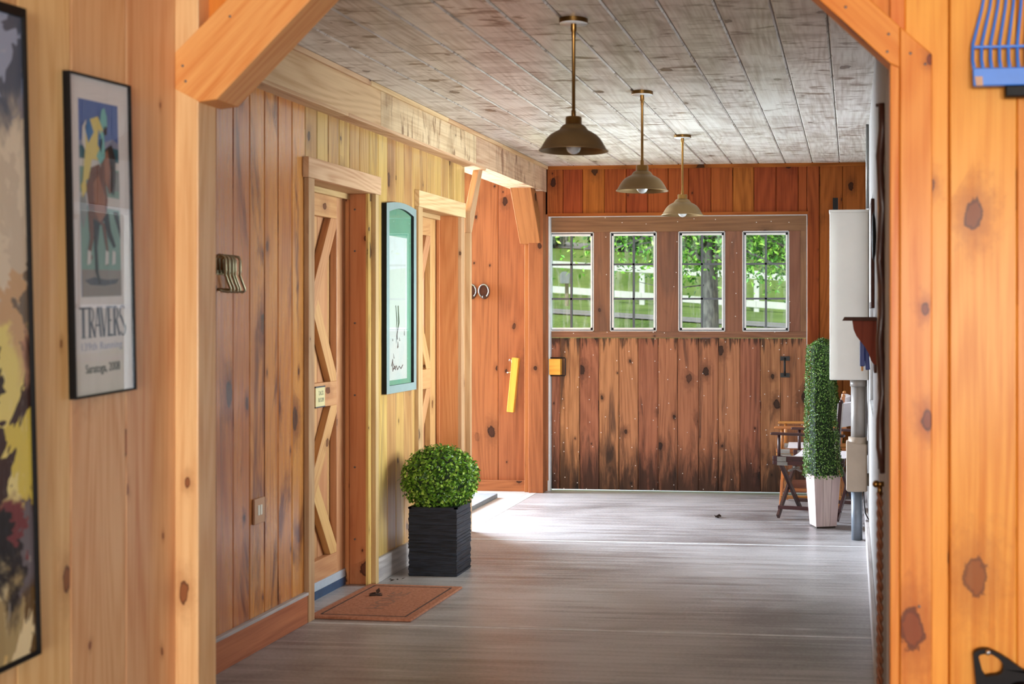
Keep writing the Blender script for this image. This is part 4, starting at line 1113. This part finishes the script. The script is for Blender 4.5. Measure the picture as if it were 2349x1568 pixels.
copy_thing(tp, (-0.200, 10.715, 0), 'tall topiary behind the folding chairs, half hidden by the front one', 0.0)

# director's chairs
def chair(loc, rz, wood_m, label):
    t = thing('directors_chair', label, 'chair', loc, "folding director's chairs")
    t.rotation_euler = (0, 0, rz)
    W, Dp = 0.235, 0.225          # local: front is -X
    for s in (-1, 1):
        m = MB(); m.box(-0.27, 0.27, s * W - 0.014, s * W + 0.014, 0.435, 0.465, 'x'); m.build('seat_rail', wood_m, t, True, bevel=0.003)
        m = MB(); m.box(-0.27, 0.27, s * W - 0.013, s * W + 0.013, 0.402, 0.432, 'x'); m.build('lower_rail', wood_m, t, True, bevel=0.003)
        m = MB(); m.box(-0.285, 0.27, s * W - 0.026, s * W + 0.026, 0.618, 0.636, 'x'); m.build('armrest', wood_m, t, True, bevel=0.006)
        m = MB(); m.tube([(-0.225, s * W, 0.465), (-0.225, s * W, 0.618)], 0.012, 10); m.build('arm_post', wood_m, t, True)
        m = MB(); m.bar((0.215, s * W, 0.465), (0.245, s * W, 0.87), 0.026, 0.032, Y3); m.ball((0.2455, s * W, 0.872), 0.015, 12); m.build('back_post', wood_m, t, True)
        m = MB(); m.box(-0.24, 0.24, s * 0.21 - 0.012, s * 0.21 + 0.012, 0.075, 0.10, 'x'); m.build('foot_rail', wood_m, t, True, bevel=0.003)
        m = MB(); m.box(-0.235, -0.165, s * W - 0.0165, s * W + 0.0165, 0.427, 0.462, 'x'); m.box(-0.235, -0.155, s * W - 0.0155, s * W + 0.0155, 0.398, 0.424, 'x'); m.build('hinge_plate', 'steel', t, True)
        for xx in (-Dp, Dp):
            m = MB(); xo = xx + s * 0.012
            m.bar((xo, s * 0.225, 0.02), (xo, -s * 0.225, 0.405), 0.036, 0.022, X3); m.build('leg', wood_m, t, True, bevel=0.003)
    m = MB(); m.bar((-0.19, -0.12, 0.345), (-0.19, 0.12, 0.345), 0.016, 0.012); m.bar((-0.19, 0, 0.36), (-0.19, 0.17, 0.31), 0.016, 0.012); m.build('spreader', 'steel', t, True)
    m = MB(); n = 8
    for i in range(n):                      # sagging canvas seat
        a0, a1 = -1 + 2 * i / n, -1 + 2 * (i + 1) / n
        s0, s1 = 0.466 - 0.03 * (1 - a0 * a0), 0.466 - 0.03 * (1 - a1 * a1)
        m.solid([(-.2, a0 * W, s0), (.2, a0 * W, s0), (.2, a1 * W, s1), (-.2, a1 * W, s1), (-.2, a0 * W, s0 + .004), (.2, a0 * W, s0 + .004), (.2, a1 * W, s1 + .004), (-.2, a1 * W, s1 + .004)],
                [(0, 3, 2, 1), (4, 5, 6, 7), (0, 1, 5, 4), (1, 2, 6, 5), (2, 3, 7, 6), (3, 0, 4, 7)])
    m.build('seat', 'canvas', t, True)
    m = MB()
    for i in range(n):
        a0, a1 = -1.06 + 2.12 * i / n, -1.06 + 2.12 * (i + 1) / n
        c0, c1 = 0.03 * max(0, 1 - a0 * a0), 0.03 * max(0, 1 - a1 * a1)
        v = []
        for off in (-0.022, 0.022):
            v += [(0.233 + c0 + off, a0 * W, 0.69), (0.233 + c1 + off, a1 * W, 0.69), (0.245 + c1 + off, a1 * W, 0.86), (0.245 + c0 + off, a0 * W, 0.86)]
        m.solid(v, [(0, 3, 2, 1), (4, 5, 6, 7), (0, 1, 5, 4), (1, 2, 6, 5), (2, 3, 7, 6), (3, 0, 4, 7)])
    m.build('back_canvas', 'canvas', t, True)
    return t
chair((-0.25, 9.715, 0), math.radians(-16), 'dark_wood', "dark brown folding director's chair with white canvas behind the front topiary")
chair((-0.31, 10.312, 0), math.radians(-0.5), 'chair_sunlit', "sunlit-toned brown folding director's chair mostly hidden behind the dark brown one")

# electrical cabinet and conduit
t = thing('electrical_cabinet', 'tall pale grey metal electrical cabinet on the right wall', 'cabinet', (-0.01, 8.9, 1.06))
m = MB(); m.box(-0.149, XR - 0.001, 8.70, 9.12, 1.063, 2.185, 'z'); m.build('cabinet', 'enamel', t, bevel=0.008)
m = MB(); m.box(-0.153, XR - 0.001, 8.695, 9.125, 2.17, 2.19, 'z'); m.build('lid', 'enamel', t, bevel=0.004)
m = MB(); m.box(-0.130, -0.095, 8.80, 8.86, 2.188, 2.278, 'z'); m.build('cable_gland', 'black', t)
t = thing('conduit', 'grey electrical conduit with boxy tan elbow running from cabinet to floor', 'pipe', (0.035, 8.75, 0))
m = MB(); m.tube([(0.041, 8.76, 0.60), (0.041, 8.76, 1.062)], 0.050, 24); m.build('upper_pipe', 'pvc', t)
m = MB(); m.tube([(0.041, 8.76, 1.02), (0.041, 8.76, 1.061)], 0.056, 24); m.build('collar', 'pvc', t)
m = MB(); m.extrude([(-0.04, 0.34), (-0.032, 0.325), (0.098, 0.325), (0.098, 0.64), (-0.04, 0.66)], 'xz', 8.69, 8.83); m.build('elbow_box', 'fitting', t, bevel=0.010)
m = MB(); m.tube([(0.036, 8.755, 0.60), (0.036, 8.755, 0.685)], 0.062, 24); m.build('hub', 'fitting', t)
m = MB(); m.tube([(0.031, 8.76, 0.0), (0.029, 8.76, 0.335)], 0.037, 20); m.build('lower_pipe', 'pvc_blue', t)
m = MB(); m.tube([(0.09, 8.76, 0.40), (XR, 8.76, 0.40)], 0.042, 20); m.build('side_stub', 'fitting', t)
m = MB(); m.tube([(0.075, 8.68, 0.33), (0.078, 8.68, 0.26), (0.085, 8.69, 0.19), (0.105, 8.69, 0.15), (XR, 8.70, 0.145)], 0.004, 8)
tag(m.build('cable', 'black'), 'thin black cable drooping beside the grey conduit', 'cable')
m = MB(); m.tube([(0.092, 9.16, 0.60), (0.092, 9.16, 1.5)], 0.011, 12); m.tube([(0.092, 9.16, 0.52), (0.092, 9.16, 0.62)], 0.016, 12)
tag(m.build('metal_tube', 'chrome'), 'slim shiny metal tube on the right wall below the cabinet', 'pipe')
m = MB(); m.tube([(0.098, 8.62, 2.19), (0.098, 8.62, 2.74)], 0.010, 12)
tag(m.build('metal_tube', 'steel'), 'slim dull brown pipe rising from the cabinet to the ceiling', 'pipe')

# shelf bracket seen end-on, with blue tools hanging under it
t = thing('wall_shelf', 'brown wooden wall shelf on a curved bracket in front of the grey cabinet', 'shelf', (0.05, 6.05, 1.27))
m = MB(); m.extrude([(-0.045, 1.470), (-0.036, 1.486), (XR - 0.001, 1.486), (XR - 0.001, 1.470)], 'xz', 5.88, 6.36, 'y'); m.build('shelf_board', 'shelf_dark', t)
prof = [(XR - 0.001, 1.470), (XR - 0.001, 1.272), (0.096, 1.275), (0.084, 1.292), (0.072, 1.325), (0.055, 1.355), (0.035, 1.380), (0.018, 1.402), (0.006, 1.430), (0.0, 1.470)]
for ya in (5.90, 6.30):
    m = MB(); m.extrude(prof, 'xz', ya, ya + 0.022, 'z'); m.build('bracket', 'shelf', t, bevel=0.002)
m = MB(); m.box(XR - 0.012, XR - 0.001, 5.93, 6.30, 1.235, 1.30, 'y'); m.build('back_rail', 'shelf_dark', t)
for yy in (6.02, 6.15):
    m = MB(); m.tube([(XR - 0.012, yy, 1.40), (0.03, yy, 1.40), (0.02, yy, 1.41)], 0.005, 8)
    m.build('peg', 'steel', t)
t = thing('blue_tool', 'blue tool handle with orange tip hanging under the brown shelf', 'tool', (0.045, 6.02, 1.236))
m = MB(); m.box(0.034, 0.058, 6.00, 6.035, 1.262, 1.385, 'z'); m.build('handle', 'tool_blue', t, bevel=0.004)
m = MB(); m.box(0.040, 0.050, 6.01, 6.028, 1.240, 1.264, 'z'); m.build('tip', 'orange', t, bevel=0.003)
m = MB(); m.bar((0.072, 6.15, 1.24), (0.062, 6.15, 1.392), 0.03, 0.022, X3)
tag(m.build('blue_tool', 'tool_blue', bevel=0.004), 'plain blue tool handle hanging next to the bracket curve', 'tool')

# edge-on things along the right wall
t = thing('dark_picture_frame', 'thin dark brown picture frame seen edge-on above the brown shelf', 'picture', (0.1, 6.75, 1.52))
m = MB(); m.box(XR - 0.018, XR - 0.001, 6.50, 7.05, 1.53, 2.07, 'y'); m.build('frame', 'shelf_dark', t, bevel=0.002)
m = MB(); m.box(XR - 0.0195, XR - 0.0178, 6.53, 7.02, 1.56, 2.04, 'y'); m.build('picture', 'paper', t)
m = MB(); m.lathe([(0.001, 0), (0.05, 0.002), (0.075, 0.012), (0.06, 0.022), (0.001, 0.026)], (0, 0, 0), 24, 0, 'x', 1, 1.6)
m.V = [(XR - 0.001 - a * .8, 6.12 + b_, 1.86 + c_) for a, b_, c_ in m.V]; m.F = [list(reversed(q)) for q in m.F]
tag(m.build('leather_pad', 'black'), 'flat black leather pad on the wall past the dark picture frame', 'tack')
m = MB(); m.box(XR - 0.014, XR - 0.001, 4.95, 5.05, 1.27, 2.02, 'z')
tag(m.build('wall_board', 'honey', bevel=0.002), 'narrow honey-coloured board fixed upright on the pale right wall', 'board')
m = MB()
pts = []
for i in range(15):
    z = 2.22 - i * 0.09; pts.append((XR - 0.012 + 0.006 * math.sin(i * 1.9), 4.50 + 0.02 * math.sin(i * 1.3), z))
m.tube(pts, [0.010 + 0.006 * abs(math.sin(i * 1.1)) for i in range(15)], 12)
pts = [(XR - 0.010 + 0.004 * math.sin(i * 2.3 + 1), 4.56 + 0.015 * math.sin(i * 1.7), 2.20 - i * 0.095) for i in range(14)]
m.tube(pts, 0.010, 10)
m.tube([(XR, 4.52, 2.215), (XR - 0.03, 4.52, 2.215)], 0.006, 8)
tag(m.build('leather_harness', 'leather'), 'dark brown leather harness hanging beside the right doorway post', 'tack')
t = thing('lead_rope', 'copper-coloured twisted rope hanging down beside the right doorway post', 'rope', (0.1, 4.62, 0.1))
m = MB()
for ph in (0, math.pi):
    pts = []
    for i in range(160):
        z = 0.875 - i * 0.0049; a = i * 0.42 + ph; pts.append((0.096 + 0.006 * math.cos(a), 4.62 + 0.006 * math.sin(a), z))
    m.tube(pts, 0.0065, 6)
m.build('rope', 'rope', t)
m = MB(); m.tube([(XR, 4.62, 0.905), (0.085, 4.62, 0.905)], 0.009, 10); m.ball((0.083, 4.62, 0.905), 0.013, 12); m.tube([(0.096, 4.62, 0.90), (0.096, 4.62, 0.868)], 0.009, 10); m.build('snap', 'brass', t)

# blue manure fork hung on the near right wall
t = thing('stable_fork', 'bright blue plastic stable fork hung tines up on the near right wall', 'fork', (0.53, 4.02, 2.16))
m = MB(); m.extrude([(0.358, 2.178), (0.70, 2.178), (0.704, 2.226), (0.70, 2.232), (0.36, 2.232), (0.356, 2.226)], 'xz', 3.955, 3.985); m.build('crossbar', 'fork_blue', t, bevel=0.004)
n = 14
for k in range(n):
    u = -1 + 2 * k / (n - 1); x0 = 0.53 + u * 0.168
    m = MB(); pts = [(x0, 3.962, 2.225), (x0 + u * 0.004, 3.985, 2.26), (x0 + u * 0.002, 3.995, 2.31), (0.53 + u * 0.148 + .006, 4.002, 2.42), (0.53 + u * 0.118 + .010, 3.99, 2.62)]
    m.tube(pts, [0.006, 0.0055, 0.0052, 0.0045, 0.003], 8); m.build('tine', 'fork_blue', t)
m = MB(); m.box(0.362, 0.698, 3.985, 3.996, 2.296, 2.304, 'x'); m.build('tie_rib', 'fork_blue', t, bevel=0.002)
m = MB(); m.extrude([(0.366, 2.1785), (0.362, 2.205), (0.384, 2.205), (0.386, 2.1785)], 'xz', 3.950, 3.956); m.build('end_cap', 'tan', t)
m = MB(); m.box(0.452, 0.608, 3.955, 3.99, 2.145, 2.178, 'x'); m.build('socket', 'black', t, bevel=0.004)
m = MB(); m.tube([(0.555, 3.97, 2.15), (0.555, 3.985, 0.95)], 0.015, 14); m.build('handle', 'honey', t)
# black scoop with looped grip
t = thing('stable_scoop', 'black plastic scoop with looped grip hanging low on the near right wall', 'scoop', (0.47, 4.0, 0.2))
s_ = 1 / 12.25 / 670
def sp(px, pz): return (0.361 + (px - 620) * s_, 0.4955 - (pz - 650) * s_)
out = [sp(*q) for q in ((620, 800), (650, 720), (730, 672), (850, 642), (1000, 645), (1120, 690), (1300, 780), (1500, 900), (1750, 1080), (1900, 1180), (2070, 1225), (2400, 1180), (2900, 1250), (2900, 1900), (800, 1900), (690, 1560))]
inn = [sp(*q) for q in ((745, 830), (770, 790), (820, 770), (900, 752), (1020, 750), (1090, 775), (1180, 830), (1250, 880), (1310, 950), (1340, 1030), (1335, 1120), (1300, 1220), (1180, 1270), (1040, 1285), (920, 1315), (835, 1180))]
m = MB(); n = 16
for ya, yb, flip in ((3.985, 4.010, False),):
    v = [(a, ya, b_) for a, b_ in out] + [(a, ya, b_) for a, b_ in inn] + [(a, yb, b_) for a, b_ in out] + [(a, yb, b_) for a, b_ in inn]
    for i in range(n):
        j = (i + 1) % n
        m.face([v[i], v[n + i], v[n + j], v[j]], [(0, 0)] * 4)
        m.face([v[2 * n + i], v[2 * n + j], v[3 * n + j], v[3 * n + i]], [(0, 0)] * 4)
        m.face([v[i], v[j], v[2 * n + j], v[2 * n + i]], [(0, 0)] * 4)
        m.face([v[n + i], v[3 * n + i], v[3 * n + j], v[n + j]], [(0, 0)] * 4)
m.build('grip', 'black_plastic', t)
cx, cz = sp(1760, 2000)
m = MB(); m.lathe([(0.001, 0.05), (0.052, 0.048), (0.075, 0.03), (0.078, 0.0), (0.070, -0.004)], (0, 0, 0), 36, 0, 'y', 1, 1.6)
m.V = [(cx + a, 3.99 - b_, cz - 0.05 + c_) for a, b_, c_ in m.V]
m.build('bowl', 'black_plastic', t)
nx, nz = sp(965, 705)
m = MB(); m.lathe([(0.001, 0), (0.0075, 0.001), (0.0085, 0.005), (0.006, 0.009), (0.001, 0.010)], (0, 0, 0), 14, 0, 'y')
m.V = [(nx + a, 3.984 - b_, nz + c_) for a, b_, c_ in m.V]; m.tube([(nx, 4.03, nz), (nx, 3.984, nz)], 0.003, 8)
tag(m.build('nail', 'chrome'), 'bright round nail head holding the black scoop', 'nail')

# ================================================================== OUTSIDE
PR = [(11.0, -0.05), (12.5, 0.15), (14, 0.6), (16, 1.02), (18, 1.30), (19.5, 1.46), (22, 1.49), (26, 1.52), (30, 1.60), (33, 2.0), (36, 2.55), (40, 3.15), (46, 3.8), (60, 5.0), (90, 6.0)]
def gz(x, y):
    for (a, za), (b_, zb) in zip(PR, PR[1:]):
        if y <= b_:
            k = max(0, (y - a) / (b_ - a)); z = za + (zb - za) * k; break
    else: z = PR[-1][1]
    s = min(1, max(0, (y - 12) / 6))
    return z - 0.062 * (x + 3.0) * s
m = MB()
XS = [-30, -22, -16, -12, -9, -7, -5, -3, -1, 1, 4, 8, 14]
YS = [11.06, 11.8, 12.5, 13.2, 14, 15, 16, 17, 18, 19, 19.5, 20, 22, 24, 26, 28, 30, 31.5, 33, 34.5, 36, 38, 40, 43, 46, 52, 60, 75, 90]
for y0, y1 in zip(YS, YS[1:]):
    for x0, x1 in zip(XS, XS[1:]):
        m.face([(x0, y0, gz(x0, y0)), (x1, y0, gz(x1, y0)), (x1, y1, gz(x1, y1)), (x0, y1, gz(x0, y1))], [(0, 0)] * 4, 0, .5, True)
struct(m.build('lawn', 'grass'))
m = MB()
for x0, x1 in zip(XS, XS[1:]):
    m.face([(x0, 19.0, gz(x0, 19.0) + .02), (x1, 19.0, gz(x1, 19.0) + .02), (x1, 19.9, gz(x1, 19.9) + .02), (x0, 19.9, gz(x0, 19.9) + .02)], [(0, 0)] * 4)
struct(m.build('path', 'gravel'))
m = MB()
for x0, x1 in ((-14, -10), (-10, -8), (-8, -6.5)):
    m.face([(x0, 40.2, gz(x0, 40.2) + .03), (x1, 40.2, gz(x1, 40.2) + .03), (x1, 43, gz(x1, 43) + .03), (x0, 43, gz(x0, 43) + .03)], [(0, 0)] * 4)
struct(m.build('path.001', 'gravel'))
# ground on the open side of the passage and in front of the barn
struct(box('terrain', 'grass', -30, -4.2, -20, 11.06, -0.3, -0.06, 'x'))

t = thing('rail_fence', 'white two-rail wooden fence crossing the lawn', 'fence', (-4, 30, 1.6))
for za, zb, h_ in ((2.70, 2.34, 0.155), (2.12, 1.68, 0.155)):
    sl = (zb - za) / 6.0
    xs = [-15.52, -12.86, -10.19, -7.52, -4.856, -2.19, 0.48, 3.14]
    for x0, x1 in zip(xs, xs[1:]):
        m = MB(); z0 = za + sl * (x0 + 7.5); z1 = za + sl * (x1 + 7.5)
        m.solid([(x0, 29.97, z0 - h_ / 2), (x1 - .01, 29.97, z1 - h_ / 2), (x1 - .01, 30.0, z1 - h_ / 2), (x0, 30.0, z0 - h_ / 2), (x0, 29.97, z0 + h_ / 2), (x1 - .01, 29.97, z1 + h_ / 2), (x1 - .01, 30.0, z1 + h_ / 2), (x0, 30.0, z0 + h_ / 2)],
                [(0, 3, 2, 1), (4, 5, 6, 7), (0, 1, 5, 4), (1, 2, 6, 5), (2, 3, 7, 6), (3, 0, 4, 7)], X3)
        m.build('rail', 'fence_white', t)
for x0 in (-12.86, -10.19, -7.52, -4.856, -2.19, 0.48):
    m = MB(); m.box(x0 - .06, x0 + .06, 30.001, 30.12, gz(x0, 30.06) - .1, 2.75 - 0.06 * (x0 + 7.5) + 0.06, 'z'); m.build('post', 'fence_white', t, bevel=0.01)

t = thing('mailbox', 'grey arched metal mailbox on a wooden post out on the lawn', 'mailbox', (-5.3, 24, gz(-5.3, 24)))
gb = t.location.z
m = MB(); m.box(-.03, .03, -.03, .03, -0.1, 2.07 - gb, 'z'); m.build('post', 'post_wood', t, True)
m = MB(); pr = [(-.075, 0.0), (.075, 0.0)] + [(.085 * math.cos(math.radians(a)), 0.13 + 0.085 * math.sin(math.radians(a))) for a in range(0, 181, 20)]
m.extrude(pr, 'xz', -0.23, 0.23); m.xform(Matrix.Translation((-.02, 0, 2.07 - gb)) @ Matrix.Rotation(math.radians(7), 4, 'Z')); m.build('box', 'mailbox', t, True)
m = MB(); m.extrude([(a * 1.08, b_ * 1.04 - .003) for a, b_ in pr], 'xz', -0.255, -0.231); m.xform(Matrix.Translation((-.02, 0, 2.07 - gb)) @ Matrix.Rotation(math.radians(7), 4, 'Z')); m.build('door', 'mailbox', t, True)

# apple tree in front of the fence
TX, TY = -1.73, 16.0
t = thing('apple_tree', 'leafy apple tree with dark trunk just outside the third window', 'tree', (TX, TY, gz(TX, TY)))
gb = gz(TX, TY)
m = MB(); m.tube([(TX - .02, TY, gb - .1), (TX - .012, TY, gb + .15), (TX, TY, gb + .5), (TX + .0, TY, gb + .8), (TX - .02, TY, 2.2), (TX - .03, TY + .05, 2.6)], [0.155, 0.112, 0.10, 0.092, 0.10, 0.11], 20); m.build('trunk', 'bark', t)
random.seed(21)
br = MB(); tips = []
for k in range(16):
    a = 2 * math.pi * k / 16 + random.uniform(-.2, .2); L_ = random.uniform(0.9, 1.7)
    p0 = Vector((TX - .02, TY + .03, random.uniform(2.1, 2.55))); d = Vector((math.cos(a), math.sin(a) * .9, random.uniform(-.12, .55)))
    p1 = p0 + d * L_ * .5 + Vector((0, 0, .08)); p2 = p0 + d * L_ + Vector((0, 0, random.uniform(-.30, .05)))
    br.tube([p0, p1, p2], [0.035, 0.02, 0.006], 7); tips += [(p1, .35), (p2, .45), ((p1 + p2) / 2, .4), (p0 + d * .25 * L_, .3)]
br.tube([(TX - .05, TY - .05, 1.86), (TX - .3, TY - .08, 1.83), (TX - .62, TY - .1, 1.835), (TX - .9, TY - .1, 1.90)], [0.010, 0.008, 0.006, 0.003], 6)
br.build('branch', 'bark', t)
m = MB()
for p, r_ in tips:
    for _ in range(78):
        v = Vector((random.gauss(0, r_ * .55), random.gauss(0, r_ * .55), random.gauss(0, r_ * .42)))
        m.leaf(p + v, Vector((random.gauss(0, .7), random.gauss(-.3, .7), random.gauss(.5, .6))), random.uniform(.05, .085), random.uniform(.026, .042), random.random())
for _ in range(2600):
    v = Vector((random.gauss(0, .85), random.gauss(0, .8), random.gauss(0, .35)))
    m.leaf(Vector((TX, TY, 2.75)) + v, Vector((random.gauss(0, .7), random.gauss(0, .7), random.gauss(.5, .6))), random.uniform(.05, .08), .036, random.random())
for cx_, cz_, n_ in ((TX + .55, 1.98, 70), (TX + .85, 1.98, 60), (TX - .55, 2.0, 50), (TX - 1.25, 2.05, 18)):
    for _ in range(n_):
        m.leaf(Vector((cx_ + random.gauss(0, .17), TY - .2 + random.gauss(0, .15), cz_ + random.gauss(0, .07))), Vector((random.gauss(0, .7), random.gauss(-.4, .7), random.gauss(.5, .6))), random.uniform(.05, .085), .036, random.random())
m.build('foliage', 'tree_leaf', t)

# hedge shrubs on the rise beyond the fence
SHR = [(-12.6, 46, 1.1, 1.2, 'dark shrub on the hill behind the mailbox, in the first window'), (-9.8, 40.6, 0.85, 0.7, 'low dark shrub beyond the fence, right half of the first window'),
       (-7.3, 40.6, 0.9, 1.25, 'dense dark green shrub beyond the fence, in the left half of the second window top'), (-4.9, 40.6, 0.9, 1.3, 'dark shrub beyond the fence, between the second and third windows'),
       (-2.5, 40.6, 0.9, 1.3, 'bluish green shrub beyond the fence, in the left half of the fourth window top'), (-0.1, 40.6, 0.9, 1.3, 'bushy shrub beyond the fence, farthest right through the glass'),
       (-6.2, 44.9, 0.95, 1.25, 'shrub in the second row beyond the fence, right half of the second window top'), (-3.75, 44.9, 0.95, 1.3, 'shrub in the second row beyond the fence, behind the apple tree trunk'),
       (-1.35, 44.9, 0.92, 1.3, 'shrub in the second row beyond the fence, middle of the fourth window top')]
for i, (sx_, sy_, rr, hh, lab) in enumerate(SHR):
    g0 = gz(sx_, sy_)
    t = thing('shrub', lab, 'shrub', (sx_, sy_, g0), 'shrubs on the rise beyond the fence')
    random.seed(40 + i)
    m = MB()
    for _ in range(2200):
        v = Vector((random.gauss(0, 1), random.gauss(0, 1), random.gauss(0, 1))).normalized()
        k = random.uniform(.72, 1.05); lump = 1 + .14 * math.sin(v.x * 7 + i) * math.cos(v.z * 6 + i)
        p = Vector((v.x * rr * 1.15 * k * lump, v.y * rr * k * lump, hh * 0.85 + v.z * hh * k * lump))
        if p.z < 0: p.z = -p.z * .3
        m.leaf(p, v + Vector((random.gauss(0, .5), random.gauss(0, .5), random.gauss(.3, .5))), random.uniform(.12, .2), random.uniform(.07, .11), random.random())
    m.build('foliage', 'hedge_leaf', t, True)
    m = MB()
    for k in range(5): m.tube([(random.uniform(-.1, .1), random.uniform(-.1, .1), -.1), (random.uniform(-.5, .5) * rr, random.uniform(-.5, .5) * rr, hh)], [.06, .02], 6)
    m.build('stem', 'bark', t, True)
